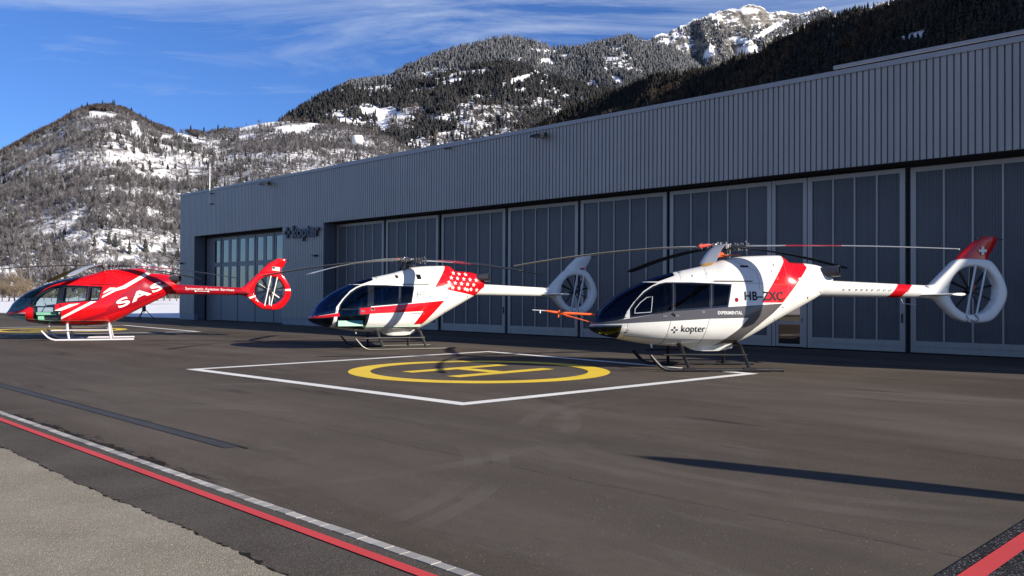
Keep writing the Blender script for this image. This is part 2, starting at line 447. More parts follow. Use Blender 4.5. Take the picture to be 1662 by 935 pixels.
def tail(root, ring_mats, fin_mats, boom_mat_fn, boom_mats, strut_mat, hubm, cover=None):
    # boom
    n = 120; seg = 32; V = []; F = []; M = []
    for i in range(n + 1):
        x = 2.30 + (5.52 - 2.30) * i / n; t = i / n
        cz = 2.05 + (1.965 - 2.05) * t; r = 0.212 + (0.16 - 0.212) * t
        for k in range(seg):
            a = 2 * math.pi * k / seg
            V.append((x, r * math.cos(a), cz + r * math.sin(a)))
    for i in range(n):
        xm = 2.30 + (5.52 - 2.30) * (i + 0.5) / n
        for k in range(seg):
            a = i * seg + k; b = i * seg + (k + 1) % seg
            F.append((a, b, b + seg, a + seg)); 
            zz = math.sin(2 * math.pi * (k + .5) / seg) * 0.18
            M.append(boom_mat_fn(xm, zz))
    F.append(tuple(range(seg - 1, -1, -1))); M.append(0)
    mesh_obj('tail_boom', V, F, boom_mats, root, M, True, 40)
    # duct ring with pylon
    C = (6.48, 2.01); RI = 0.615
    OUT = [(5.20, 2.12), (5.38, 2.16), (5.69, 2.46), (6.05, 2.81), (6.30, 2.835), (6.60, 2.825), (6.90, 2.81), (6.99, 2.78), (7.16, 2.56), (7.33, 2.27), (7.42, 1.97), (7.36, 1.70), (7.20, 1.44), (7.02, 1.24),
           (6.85, 1.185), (6.59, 1.165), (6.36, 1.175), (6.15, 1.22), (5.96, 1.33), (5.72, 1.55), (5.55, 1.72), (5.40, 1.79), (5.20, 1.81)]
    OC = dens(OUT, 0.05)
    def rout(a):
        dx, dz = math.cos(a), math.sin(a); best = 0.8
        for i in range(len(OUT)):
            x1, z1 = OUT[i][0] - C[0], OUT[i][1] - C[1]; x2, z2 = OUT[(i + 1) % len(OUT)][0] - C[0], OUT[(i + 1) % len(OUT)][1] - C[1]
            den = dx * (z2 - z1) - dz * (x2 - x1)
            if abs(den) < 1e-9: continue
            t = (x1 * (z2 - z1) - z1 * (x2 - x1)) / den; s = (x1 * dz - z1 * dx) / den
            if t > 0.5 and -1e-6 <= s <= 1 + 1e-6: best = t
        return best
    rout0 = rout
    rout = lambda a: sum(rout0(a + R(d)) for d in (-7, -4.5, -2, 0, 2, 4.5, 7)) / 7 if abs((a % (2 * math.pi)) - math.pi) > 0.75 else rout0(a)
    angs = sorted(set([2 * math.pi * k / 120 for k in range(120)] + [math.atan2(p[1] - C[1], p[0] - C[0]) % (2 * math.pi) for p in OUT]))
    prof = [0.0, 0.02, 0.07, 0.16, 0.30, 0.5, 0.7, 0.84, 0.93, 0.98, 1.0]
    V = []; F = []; M = []; na = len(angs)
    loop = [(s, 1) for s in prof] + [(s, -1) for s in prof[-2:0:-1]]
    for a in angs:
        ro = rout(a)
        for s, sd in loop:
            r = RI + (ro - RI) * s
            x = C[0] + r * math.cos(a); z = C[1] + r * math.sin(a)
            e = max(0.0, 1 - abs(2 * s - 1) ** 8) ** 0.5
            T = 0.155
            y = sd * e * T
            V.append((x, y, z))
    nl = len(loop)
    for i in range(na):
        j = (i + 1) % na; am = angs[i]
        for k in range(nl):
            k2 = (k + 1) % nl
            F.append((i * nl + k, i * nl + k2, j * nl + k2, j * nl + k)); M.append(ring_mats[1](am) if len(ring_mats) > 1 else 0)
    duct = mesh_obj('tail_duct', V, F, ring_mats[0], root, M, True, 60)
    # upper fin
    L = [(2.76, 6.03, 6.97), (2.90, 6.13, 6.955), (3.0, 6.23, 7.02), (3.1, 6.34, 7.09), (3.2, 6.45, 7.15), (3.30, 6.60, 7.19), (3.36, 6.70, 7.20), (3.41, 6.78, 7.17)]
    V = []; F = []; npf = 20
    for z, a, b in L:
        c = b - a; th = 0.085 if z < 3.38 else 0.05
        for k in range(npf):
            t = 2 * math.pi * k / npf; xx = 0.5 - 0.5 * math.cos(t)
            V.append((a + xx * c, math.sin(t) * th * (1 - 0.45 * xx), z))
    for i in range(len(L) - 1):
        for k in range(npf):
            a = i * npf + k; b = i * npf + (k + 1) % npf; F.append((a, b, b + npf, a + npf))
    F.append(tuple((len(L) - 1) * npf + k for k in range(npf)))
    fin = mesh_obj('tail_fin', V, F, fin_mats, root, None, True, 50)
    m = MB(); m.box(6.62, 6.86, -0.05, 0.05, 3.30, 3.37); m.build('fin_top_fitting', BLACKM, root)
    m = MB(); m.tube([(7.15, 0, 3.34), (7.36, 0, 3.33)], 0.012, 6); m.build('fin_static_rod', BLACKM, root)
    # stabiliser
    V = []; F = []; ns = 10
    sec = [(-0.95, 5.42, 5.78, 1.905), (-0.5, 5.22, 5.72, 1.895), (0.0, 5.02, 5.66, 1.885), (0.5, 5.22, 5.72, 1.895), (0.95, 5.42, 5.78, 1.905)]
    for y, a, b, z in sec:
        for k in range(ns):
            t = 2 * math.pi * k / ns
            V.append((a + (b - a) * (0.5 - 0.5 * math.cos(t)), y, z + 0.035 * math.sin(t) * (1 - 0.3 * math.cos(t))))
    for i in range(len(sec) - 1):
        for k in range(ns):
            a = i * ns + k; b = i * ns + (k + 1) % ns; F.append((a, a + ns, b + ns, b))
    F.append(tuple(range(ns))); F.append(tuple((len(sec) - 1) * ns + k for k in range(ns))[::-1])
    mesh_obj('stabiliser', V, F, boom_mats[0], root, None, True, 50)
    # fenestron: hub, blades, struts
    fr = empty('tail_rotor', (6.48, 0.02, 2.01)); fr.parent = root
    h = MB(); h.tube([(0, -0.12, 0), (0, -0.09, 0), (0, 0.12, 0)], [0.07, 0.105, 0.105], 16, 0); h.tube([(-0.03, -0.15, 0.04), (0.02, -0.15, 0.13)], 0.035, 8, 1); h.build('rotor_hub', [BLACKM, hubm], fr, True)
    h = MB()
    for k in range(10):
        a = 2 * math.pi * (k + 0.35) / 10; q = Vector((math.cos(a), 0, math.sin(a))); s = Vector((-math.sin(a), 0, math.cos(a)))
        h.raw([q * 0.09 - s * 0.02, q * 0.09 + s * 0.02 + Vector((0, 0.02, 0)), q * 0.6 + s * 0.035 + Vector((0, 0.035, 0)), q * 0.6 - s * 0.03 - Vector((0, 0.02, 0)),
               q * 0.09 - s * 0.02 + Vector((0, 0.015, 0)), q * 0.09 + s * 0.02 + Vector((0, 0.035, 0)), q * 0.6 + s * 0.035 + Vector((0, 0.045, 0)), q * 0.6 - s * 0.03 - Vector((0, 0.01, 0))],
              [(0, 1, 2, 3), (4, 7, 6, 5), (0, 4, 5, 1), (2, 6, 7, 3), (0, 3, 7, 4), (1, 5, 6, 2)])
    h.build('rotor_blades', BLACKM, fr)
    if hubm is STEEL:
        for a in (-0.62, 2.5): h = MB(); h.tube([(0.14 * math.cos(a), -0.03, 0.14 * math.sin(a)), (0.52 * math.cos(a), -0.03, 0.52 * math.sin(a))], 0.03 if a < 0 else 0.012, 6); h.build('white_blade', WHITE, fr)
    for (xa, za, xb, zb) in ((6.53, 2.66, 6.27, 1.36), (6.80, 2.60, 6.53, 1.34)):
        s = MB(); s.tube([(xa, -0.155, za), (xb, -0.155, zb)], 0.027, 8); s.build('duct_strut', strut_mat, root, True)
    s = MB(); s.tube([(6.55, 0.12, 2.62), (6.50, 0.12, 1.40)], 0.03, 8); s.build('duct_strut', strut_mat, root, True)
    w = MB(); w.tube([(6.27, -0.17, 1.36), (6.31, -0.19, 1.28), (6.27, -0.18, 1.20), (6.29, -0.18, 1.15)], 0.008, 6)
    w.tube([(6.50, -0.17, 1.37), (6.58, -0.19, 1.30), (6.56, -0.19, 1.22), (6.45, -0.19, 1.21), (6.38, -0.19, 1.26)], 0.010, 6)
    w.build('safety_cable', BLACKM, root)

def skids(root, mat, rad=0.042, shoes=True):
    for sd in (-1, 1):
        m = MB(); y = sd * 1.07
        m.tube([(-2.13, y, 0.40), (-2.02, y, 0.27), (-1.90, y, 0.14), (-1.78, y, 0.07), (-1.64, y, rad), (-1.3, y, rad), (1.13, y, rad)], [rad * 0.9] + [rad] * 6, 10)
        for xx in ((-1.18, 0.30) if shoes else ()): m.box(xx - 0.16, xx + 0.16, y - 0.05, y + 0.05, 0.03, 0.10)
        for xx in ((-0.6, -0.1, 0.9) if shoes else ()): m.box(xx - 0.12, xx + 0.12, y - 0.035, y + 0.035, 0.0, 0.03)
        m.build('skid', mat, root, True)
        s = MB(); s.tube([(-1.80, sd * 1.02, 0.40), (-1.26, sd * 0.98, 0.41), (0.26, sd * 0.98, 0.40)], 0.022, 8); s.build('step_rail', mat, root, True)
    for xa, xb in ((-1.29, -1.18), (0.20, 0.30)):
        m = MB()
        for sd in (-1, 1):
            m.tube([(xa, 0.0, 0.64), (xa, sd * 0.45, 0.63), (xa + 0.01, sd * 0.62, 0.58), (xa + 0.05, sd * 0.86, 0.32), (xb, sd * 1.05, 0.06)], [0.045, 0.05, 0.05, 0.045, 0.04], 10)
        m.build('cross_tube', mat, root, True)

def rotor(root, angs, blades, hz, hub_hi, Rr=5.35):
    rt = empty('main_rotor', (0, 0, hz)); rt.parent = root
    m = MB(); m.tube([(0, 0, 2.70 - hz), (0, 0, -0.02)], 0.075, 14); m.build('mast', DSTEEL, rt, True)
    m = MB(); m.tube([(0, 0, -0.07), (0, 0, -0.04), (0, 0, 0.06), (0, 0, 0.09)], [0.12, 0.19, 0.19, 0.10], 20)
    for k in range(5):
        a = R(angs + 72 * k); c, s = math.cos(a), math.sin(a)
        m.tube([(c * 0.15, s * 0.15, 0), (c * 0.62, s * 0.62, -0.005)], [0.07, 0.05], 8, flat=0.6)
        for q in (0.30, 0.45, 0.60):
            for sg in (-1, 1):
                px, py = c * q - s * 0.07 * sg, s * q + c * 0.07 * sg
                m.tube([(px, py, -0.07), (px, py, 0.09)], 0.018, 6)
    rr = random.Random(3)
    for k in range(34):
        a = rr.uniform(0, 6.28); q = rr.uniform(0.12, 0.62); z = rr.uniform(-0.09, 0.12); l = rr.uniform(0.02, 0.06)
        x, y = q * math.cos(a), q * math.sin(a)
        m.tube([(x, y, z), (x + rr.uniform(-l, l), y + rr.uniform(-l, l), z + rr.uniform(-0.03, 0.03))], rr.uniform(0.010, 0.022), 6, 1)
    m.build('rotor_head', [DSTEEL, STEEL], rt, True)
    if hub_hi is not None:
        m = MB(); a = R(hub_hi); c, s = math.cos(a), math.sin(a)
        m.tube([(c * 0.35, s * 0.35, 0.05), (c * 0.50, s * 0.50, 0.03), (c * 0.68, s * 0.68, 0.0)], [0.022, 0.04, 0.05], 8)
        pass
        m.build('red_lock_cover', HUBRED, rt, True)
    m = MB()
    for k in range(3):
        a = 2.1 * k + 0.4; m.tube([(0.16 * math.cos(a), 0.16 * math.sin(a), 2.72 - hz), (0.22 * math.cos(a + .2), 0.22 * math.sin(a + .2), -0.06)], 0.014, 6)
    m.tube([(0, 0, 2.86 - hz), (0, 0, 2.89 - hz)], 0.20, 16)
    m.build('control_rods', DSTEEL, rt, True)
    for k in range(5):
        a = R(angs + 72 * k); c, s = math.cos(a), math.sin(a); mats, droop, pitch = blades[k]
        V = []; F = []; M = []
        rs = [0.55, 0.8, 1.1, 1.15, 1.6, 1.85, 2.3, 2.9, 3.5, 4.1, 4.6, 5.0, 5.15, Rr]
        for r in rs:
            t = r / Rr; z = -droop * t ** 1.9 + 0.01
            w = 0.05 + (0.165 - 0.05) * min(1, max(0, (r - 0.55) / 0.7)); th = 0.022 if r < 1 else 0.016
            if r > 5.1: w *= 0.9
            if r == Rr: w *= 0.72
            tw = R(pitch * (1 - 0.6 * t))
            for (e, h) in ((-1.0, 0.0), (-0.75, 0.9), (-0.2, 1.0), (1.0, 0.12), (1.0, -0.12), (-0.2, -0.8), (-0.75, -0.8)):
                oy = e * w; oz = h * th
                oy, oz = oy * math.cos(tw) - oz * math.sin(tw), oy * math.sin(tw) + oz * math.cos(tw)
                V.append((c * r - s * oy, s * r + c * oy, z + oz))
        n = 7
        for i in range(len(rs) - 1):
            rm = (rs[i] + rs[i + 1]) / 2
            for q in range(n):
                A = i * n + q; B = i * n + (q + 1) % n; F.append((A, A + n, B + n, B)); M.append(mats[1](rm))
        F.append(tuple(range(n))); M.append(0); F.append(tuple((len(rs) - 1) * n + q for q in range(n))[::-1]); M.append(mats[1](Rr))
        mesh_obj('rotor_blade', V, F, mats[0], rt, M, True, 40)

B_LIGHT = ([WHITE_B], lambda r: 0)
B_TIP = ([WHITE_B, BLADEY], lambda r: 1 if r > 5.1 else 0)
B_BAND = ([WHITE_B, BLADER, BLADED], lambda r: 1 if 1.5 < r < 2.6 else (2 if r >= 2.6 and False else 0))
B_MIX = ([WHITE_B, BLADER, BLADED], lambda r: 0 if r < 1.5 else (1 if r < 2.2 else 2))
B_DARK = ([BLADED], lambda r: 0)
B_DRED = ([BLADED, BLADER], lambda r: 1 if 1.4 < r < 2.6 else 0)

def details(root, paint, belly=True):
    # exhaust nozzle
    V = []; F = []; seg = 20
    A0 = Vector((2.30, 0.0, 2.44)); D = Vector((0.80, -0.55, 0.06)).normalized(); U = Vector((0, 0, 1)); S_ = D.cross(U).normalized(); U = S_.cross(D)
    pr = [(0.0, 0.10), (0.35, 0.135), (0.66, 0.145), (0.66, 0.13), (0.4, 0.12), (0.38, 0.01)]
    for q, r in pr:
        for k in range(seg):
            a = 2 * math.pi * k / seg; V.append(tuple(A0 + D * q + S_ * r * math.cos(a) + U * r * math.sin(a)))
    for i in range(len(pr) - 1):
        for k in range(seg): F.append((i * seg + k, i * seg + (k + 1) % seg, (i + 1) * seg + (k + 1) % seg, (i + 1) * seg + k))
    mesh_obj('exhaust_nozzle', V, F, [DSTEEL, BLACKM], root, [0] * (seg * 3) + [1] * (seg * 2), True, 50)
    # belly fairing, antenna, vents
    m = MB(); V = []; F = []
    for i, x in enumerate(np.linspace(-1.0, 0.30, 8)):
        t = (i / 7 * 2 - 1); w = 0.34 * math.sqrt(max(0.02, 1 - t**4)); zb = interp(ZB, x); d = 0.10 * math.sqrt(max(0, 1 - t**4))
        for y, z in ((-w, zb + 0.05), (-w * 0.8, zb - d), (w * 0.8, zb - d), (w, zb + 0.05)): V.append((x, y, z))
    for i in range(7):
        for k in range(3): F.append((i * 4 + k, i * 4 + k + 1, i * 4 + k + 5, i * 4 + k + 4))
    F += [(0, 1, 2, 3), (31, 30, 29, 28)]
    if belly: mesh_obj('belly_fairing', V, F, [paint], root, None, True, 40)
    m = MB(); m.tube([(-1.95, -0.3, 0.66), (-1.93, -0.3, 0.53)], [0.035, 0.02], 8)
    m.build('belly_antenna', SILVER, root, True)
    for x, z, w, h in ((-2.68, 1.30, 0.07, 0.022), (-2.66, 0.93, 0.07, 0.022), (-0.95, 2.33, 0.02, 0.05), (1.12, 2.62, 0.02, 0.05), (1.04, 2.46, 0.016, 0.035), (2.02, 1.80, 0.03, 0.055), (1.30, 1.55, 0.05, 0.02), (1.16, 1.24, 0.03, 0.03)):
        side_poly([(x - w / 2, z - h / 2), (x + w / 2, z - h / 2), (x + w / 2, z + h / 2), (x - w / 2, z + h / 2)], LETTER, root, 'vent')
    m = MB(); pts = []
    for x in np.linspace(-0.45, 0.50, 7): pts.append((x, -(surf(x, 2.20) + 0.012), 2.20 - 0.0 * x))
    m.tube(pts, 0.013, 6); m.build('door_slide_rail', BLACKM, root)
    m = MB()
    for sd in (-1,):
        x, z = -2.66, 1.42; 
    m.tube([(-1.47, -(surf(-1.5, 1.36) + 0.01), 1.33), (-1.52, -(surf(-1.5, 1.36) + 0.025), 1.42)], 0.014, 6)
    m.build('door_handle', BLACKM, root)

DOORF_SEAM = strip([(-1.44, 2.17), (-1.52, 1.46), (-1.60, 1.15), (-1.71, 0.70), (-1.74, 0.62)])
DOORR_SEAM = strip([(-0.52, 2.16), (-0.59, 1.53), (-0.63, 1.28), (-0.80, 0.67), (-0.83, 0.58)])
PIL_SEAM = strip([(-2.60, 1.28), (-2.61, 1.10), (-2.68, 0.78), (-2.7, 0.74)], 0.008)
COWL_SEAM = strip([(0.15, 2.70), (0.24, 2.66), (0.62, 2.45), (0.68, 2.20), (0.66, 2.02)], 0.008)

XS = [(strip(p, w), 'seam') for p, w in (([(-0.02, 2.14), (0.3, 2.145), (0.68, 2.15), (1.40, 2.12)], 0.007), ([(1.38, 2.86), (1.43, 2.3), (1.46, 1.74)], 0.007),
      ([(-2.7, 0.84), (-1.72, 0.78), (-0.3, 0.75), (0.35, 0.92), (0.95, 1.28)], 0.006), ([(0.80, 2.55), (1.18, 2.55), (1.20, 2.24), (0.80, 2.24), (0.80, 2.55)], 0.006),
      ([(-1.25, 2.20), (-1.22, 2.45)], 0.006), ([(1.5, 2.08), (2.3, 2.02), (2.42, 1.9)], 0.007), ([(0.9, 1.5), (1.25, 1.82), (1.9, 1.86)], 0.006), ([(-0.62, 2.17), (-0.60, 2.58)], 0.006))]
# ------------------------------------------------------------------ helicopter A: white with grey band
def heli_grey():
    root = empty('helicopter', (5.396, 21.801, 0), 0.061)
    tag(root, 'white helicopter with grey swoosh, black skids and an orange probe on its nose', 'helicopter', 'helicopters parked on the apron')
    seams = [(DOORF_SEAM, 'seam'), (DOORR_SEAM, 'seam'), (PIL_SEAM, 'seam'), (COWL_SEAM, 'seam')] + XS
    wf = offset_poly(W_FRONT, 0.035); wm = offset_poly(W_MID, 0.04); wr = offset_poly(W_REAR, 0.04)
    vent = [(-2.44, 1.40), (-2.42, 1.51), (-2.29, 1.66), (-2.13, 1.785), (-1.99, 1.81), (-2.05, 1.43)]
    stripe = [(-3.6, 1.11), (-3.3, 1.115), (-2.79, 1.14), (-0.6, 1.275), (0.36, 1.30), (0.12, 1.02), (-0.40, 0.60), (-0.30, 0.40), (0.15, 0.55), (0.34, 0.84), (0.73, 1.17), (1.05, 1.42), (1.29, 1.655), (-0.14, 1.565), (-0.62, 1.53),
              (-1.53, 1.455), (-2.54, 1.275), (-2.80, 1.235), (-3.0, 1.20), (-3.33, 1.145), (-3.6, 1.13)]
    red = [(0.70, 1.672), (1.41, 2.70), (1.45, 3.0), (2.02, 3.0), (2.02, 2.64), (2.05, 2.57), (1.31, 1.70), (1.29, 1.675)]
    yl = [(-3.40, 1.04), (-3.2, 1.06), (-2.92, 0.99), (-2.84, 0.82), (-3.0, 0.80), (-3.03, 0.90), (-3.2, 0.96)]
    regions = ([(vent and strip(vent + vent[:1], 0.016), 'frame')] + seams + [(wf, 'wf'), (wm, 'wm'), (wr, 'wr'), (BAND, 'black'), (offset_poly(SHIELD, 0.0), 'shield'), (ROOFW, 'roofw'),
               (offset_poly(CHIN, 0.04), 'chin'), (CHIN, 'black'), (red, 'red'), (stripe, 'grey')])
    mats = {'base': WHITE, 'seam': SEAM, 'black': BLACKP, 'shield': GL_SC, 'roofw': GL_SC, 'chin': GL_R, 'wf': GL_R, 'wm': GL_R, 'wr': GL_R, 'red': RED, 'grey': GREY, 'frame': SILVER}
    fuselage(root, regions, mats, {'shield': 'windshield', 'roofw': 'roof_window', 'chin': 'chin_window', 'wf': 'front_door_window', 'wm': 'rear_door_window', 'wr': 'rear_quarter_window'})
    cabin(root, SEATG, SEATG, SEATG, DARKINT)
    m = MB(); m.box(-3.25, -2.85, -0.28, 0.28, 0.88, 0.93); m.box(-3.1, -2.9, -0.36, -0.30, 0.86, 1.02); m.build('nose_tray', YELLOWP, root)
    boomf = lambda x, zz: 1 if 4.35 + zz * 0.9 < x < 4.72 + zz * 0.9 else 0
    tail(root, ([WHITE],), [RED], boomf, [WHITE, RED], SILVER, HUBRED)
    skids(root, BLACKM, 0.045)
    rotor(root, 33, [(B_DARK, 0.42, 4), (B_DARK, 0.50, 4), (B_LIGHT, 0.52, 6), (B_TIP, 0.68, 18), (B_BAND, 0.22, 6)], 3.08, 185)
    details(root, WHITE)
    m = MB(); m.tube([(-0.42, -0.1, 2.70), (-0.28, -0.1, 2.86), (-0.1, -0.12, 2.88), (0.0, -0.1, 2.83)], [0.04, 0.08, 0.07, 0.03], 8); m.box(-0.1, 0.35, -0.2, -0.16, 2.86, 2.875)
    m.build('orange_hub_cover', ORANGE, root, True)
    V = [(0.20, -0.56, 2.38)]
    side_poly([(0.26, 2.55), (0.46, 2.55), (0.46, 2.60), (0.26, 2.60)], LETTER, root, 'intake_slot')
    # probe
    p = MB(); p.tube([(-4.89, 0, 1.46), (-4.52, 0, 1.44)], 0.012, 6, 1); p.tube([(-4.55, 0, 1.44), (-4.22, 0, 1.39), (-3.30, 0, 1.35)], [0.02, 0.035, 0.025], 8, 0)
    p.tube([(-4.20, 0, 1.36), (-3.25, 0.1, 1.12)], 0.012, 6, 0); p.tube([(-4.20, 0, 1.38), (-3.3, -0.12, 1.12)], 0.012, 6, 0)
    p.tube([(-4.7, 0, 1.44), (-4.7, 0, 1.38)], 0.02, 6, 1)
    p.tube([(-4.24, 0, 1.28), (-4.22, 0, 1.46)], 0.02, 6, 0); p.build('nose_probe', [ORANGE, SILVER], root, True)
    side_text('HB\u2013ZXC', 0.255, 1.735, 0.30, LETTER, root, space=1.08, width=1.03, off=0.006, lift=0.012)
    side_text('EXPERIMENTAL', -0.43, 1.385, 0.11, WHITE, root, width=0.62, off=0.003)
    side_text('kopter', -1.33, 0.955, 0.235, LETTER, root, width=0.60, space=1.02)
    for dx, dz, w, h in ((-1.487, 1.055, 0.036, 0.05), (-1.487, 0.945, 0.036, 0.05), (-1.54, 1.0, 0.05, 0.036), (-1.434, 1.0, 0.05, 0.036)):
        ang = 0.0
        side_poly([(dx - w / 2, dz - h / 2), (dx + w / 2, dz - h / 2), (dx + w / 2, dz + h / 2), (dx - w / 2, dz + h / 2)], LETTER, root, 'logo_mark')
    for x, z, w, h in ((-1.72, 1.335, 0.10, 0.05), (-1.44, 1.345, 0.12, 0.05), (-0.78, 1.44, 0.08, 0.06)):
        side_poly([(x - w / 2, z - h / 2), (x + w / 2, z - h / 2), (x + w / 2, z + h / 2), (x - w / 2, z + h / 2)], LETTERG, root, 'door_label')
    side_poly([(0.06 + 0.045 * math.cos(t), 1.74 + 0.055 * math.sin(t)) for t in np.linspace(0, 2 * math.pi, 14)[:-1]], RED2, root, 'fuel_mark')
    finfn = lambda x, z: 0.086
    side_poly([(6.72, 2.93), (6.79, 2.93), (6.79, 3.0), (6.86, 3.0), (6.86, 3.07), (6.79, 3.07), (6.79, 3.14), (6.72, 3.14), (6.72, 3.07), (6.65, 3.07), (6.65, 3.0), (6.72, 3.0)], WHITE, root, 'white_cross', surf_fn=finfn)
    for k, x in enumerate((3.02, 3.18, 3.36, 3.5, 3.64, 3.78, 3.95, 4.1, 4.25)):
        side_poly([(x - .015, 1.99), (x + .015, 1.99), (x + .015, 2.03), (x - .015, 2.03)], LETTERG, root, 'boom_access_mark', surf_fn=lambda x, z: 0.20 - 0.0 * x)
    m = MB(); m.tube([(4.62, 0, 1.80), (4.68, 0, 1.66), (5.05, 0, 1.64)], 0.008, 6); m.build('boom_antenna', SILVER, root)
    return root

def heli_stars():
    root = empty('helicopter', (-3.569, 29.773, 0), 0.417)
    tag(root, 'white helicopter with red arrow stripe and red panel of white stars', 'helicopter', 'helicopters parked on the apron')
    wf = offset_poly([(-2.60, 1.20), (-2.57, 1.45), (-2.40, 1.70), (-2.17, 1.92), (-1.95, 2.06), (-1.78, 2.13), (-1.62, 2.165), (-1.45, 2.165), (-1.57, 1.40), (-1.93, 1.39), (-1.95, 1.18), (-1.60, 1.19), (-1.72, 0.68), (-2.66, 0.77)], 0.0)
    upper = [(-2.53, 1.30), (-2.50, 1.48), (-2.36, 1.67), (-2.15, 1.87), (-1.93, 2.01), (-1.75, 2.09), (-1.68, 2.10), (-1.72, 1.42), (-1.93, 1.42)]
    upper = [(-2.55, 1.37), (-2.50, 1.50), (-2.36, 1.67), (-2.15, 1.87), (-1.93, 2.02), (-1.75, 2.10), (-1.60, 2.12), (-1.68, 1.45), (-1.98, 1.43), (-2.0, 1.37)]
    lower = [(-2.60, 1.34), (-2.64, 0.82), (-1.80, 0.72), (-1.70, 1.16), (-1.97, 1.16), (-1.97, 1.34)]
    wm = offset_poly(W_MID, 0.035); wr = offset_poly(W_REAR, 0.035)
    nose_st = [(-3.6, 1.05), (-3.47, 1.045), (-2.57, 1.12), (-2.57, 1.235), (-3.2, 1.13), (-3.6, 1.10)]
    stripe = [(-1.92, 1.385), (1.08, 1.655), (0.28, 0.84), (-0.05, 0.835), (0.25, 1.29), (-1.92, 1.19)]
    stars = [(1.25, 3.0), (1.25, 2.85), (0.72, 2.11), (2.14, 1.86), (3.0, 1.7), (3.0, 3.0)]
    doorframe = [(-2.63, 1.20), (-2.57, 1.45), (-2.40, 1.70), (-2.17, 1.92), (-1.95, 2.06), (-1.78, 2.13), (-1.62, 2.165), (-1.45, 2.165), (-1.60, 1.19), (-1.72, 0.66), (-2.67, 0.75)]
    sh = [(-3.6, 1.10), (-3.2, 1.135), (-2.70, 1.225), (-2.66, 1.43), (-2.45, 1.69), (-2.18, 1.96), (-1.98, 2.085), (-1.80, 2.165), (-2.12, 2.175), (-2.12, 2.4), (-3.6, 2.4)]
    seams = [(DOORR_SEAM, 'seam'), (COWL_SEAM, 'seam')] + XS
    regions = seams + [(stripe, 'red'), (nose_st, 'red'), (upper, 'wf'), (lower, 'wl'), (wm, 'wm'), (wr, 'wr'), (doorframe, 'black'), (BAND, 'black'), (sh, 'shield'), (ROOFW, 'roofw'), (CHIN, 'chin'), (stars, 'red')]
    mats = {'base': WHITE, 'seam': SEAM, 'black': BLACKP, 'shield': GL_SM, 'roofw': GL_SC, 'chin': GL_R, 'wf': GL_M, 'wl': GL_M, 'wm': GL_M, 'wr': GL_R, 'red': RED}
    fuselage(root, regions, mats, {'shield': 'windshield', 'roofw': 'roof_window', 'chin': 'chin_window', 'wf': 'front_door_window', 'wl': 'lower_door_window', 'wm': 'rear_door_window', 'wr': 'rear_quarter_window'})
    cabin(root, GREENP, SEATG, SEATO, DARKINT)
    m = MB(); m.box(-2.62, -1.80, -0.72, -0.52, 0.80, 0.98); m.build('green_sill_box', GREENP, root)
    tail(root, ([WHITE],), [WHITE], lambda x, zz: 0, [WHITE], SILVER, DSTEEL)
    skids(root, simple('grey_skid_metal', (0.05, 0.05, 0.045), 0.4, metal=0.2), 0.033, False)
    rotor(root, 4, [(B_MIX, 0.42, 5), (B_DARK, 0.30, 4), (B_LIGHT, 0.55, 4), (B_LIGHT, 0.62, 20), (B_DRED, 0.45, 4)], 3.03, 205)
    details(root, WHITE)
    m = MB(); m.tube([(-0.22, -0.05, 2.70), (-0.12, -0.05, 3.0)], [0.10, 0.07], 10); m.build('mast_fairing', BLACKM, root, True)
    rows = [(2.72, (1.33,)), (2.62, (1.36, 1.62, 1.88)), ]
    pts = []
    for r_ in range(4):
        for c_ in range(7):
            x = 0.90 + c_ * 0.25 + r_ * 0.115; z = 2.135 + r_ * 0.165 - c_ * 0.018
            if x < 0.93 + (z - 2.11) * 0.72 + 0.02 or x > 2.42 - (0.2 if z > 2.4 else 0): continue
            if z > interp(ZT, x) - 0.06: continue
            if z < 2.12 - (x - 0.72) * 0.17 + 0.07: continue
            pts.append((x, z))
    pts.append((2.0, 2.03))
    for x, z in pts: side_poly(star(x, z, 0.08), WHITE, root, 'star', lift=0.007, step=0.03)
    side_text('HB-Z', 0.03, 1.765, 0.26, LETTERG, root, space=1.1, width=0.62, off=0.004, lift=0.014)
    side_text('EXPERIMENTAL', -0.2, 1.19, 0.07, LETTERG, root, width=0.5)
    for x, z, w, h in ((-0.56, 2.46, 0.10, 0.10), (0.17, 2.46, 0.18, 0.17)):
        side_poly([(x - w / 2, z + h / 2), (x - w / 3, z - h / 2), (x + w / 2, z - h / 2), (x + w / 2.4, z + h / 2)], BLACKP, root, 'intake_slot')
    for x, z, w, h in ((-1.83, 1.29, 0.12, 0.06), (-1.50, 1.34, 0.13, 0.06)):
        side_poly([(x - w / 2, z - h / 2), (x + w / 2, z - h / 2), (x + w / 2, z + h / 2), (x - w / 2, z + h / 2)], LETTERG, root, 'door_label')
    side_poly([(6.66, 2.84), (6.86, 2.84), (6.88, 2.90), (6.68, 2.90)], RED, root, 'tail_mark', surf_fn=lambda x, z: 0.088)
    return root

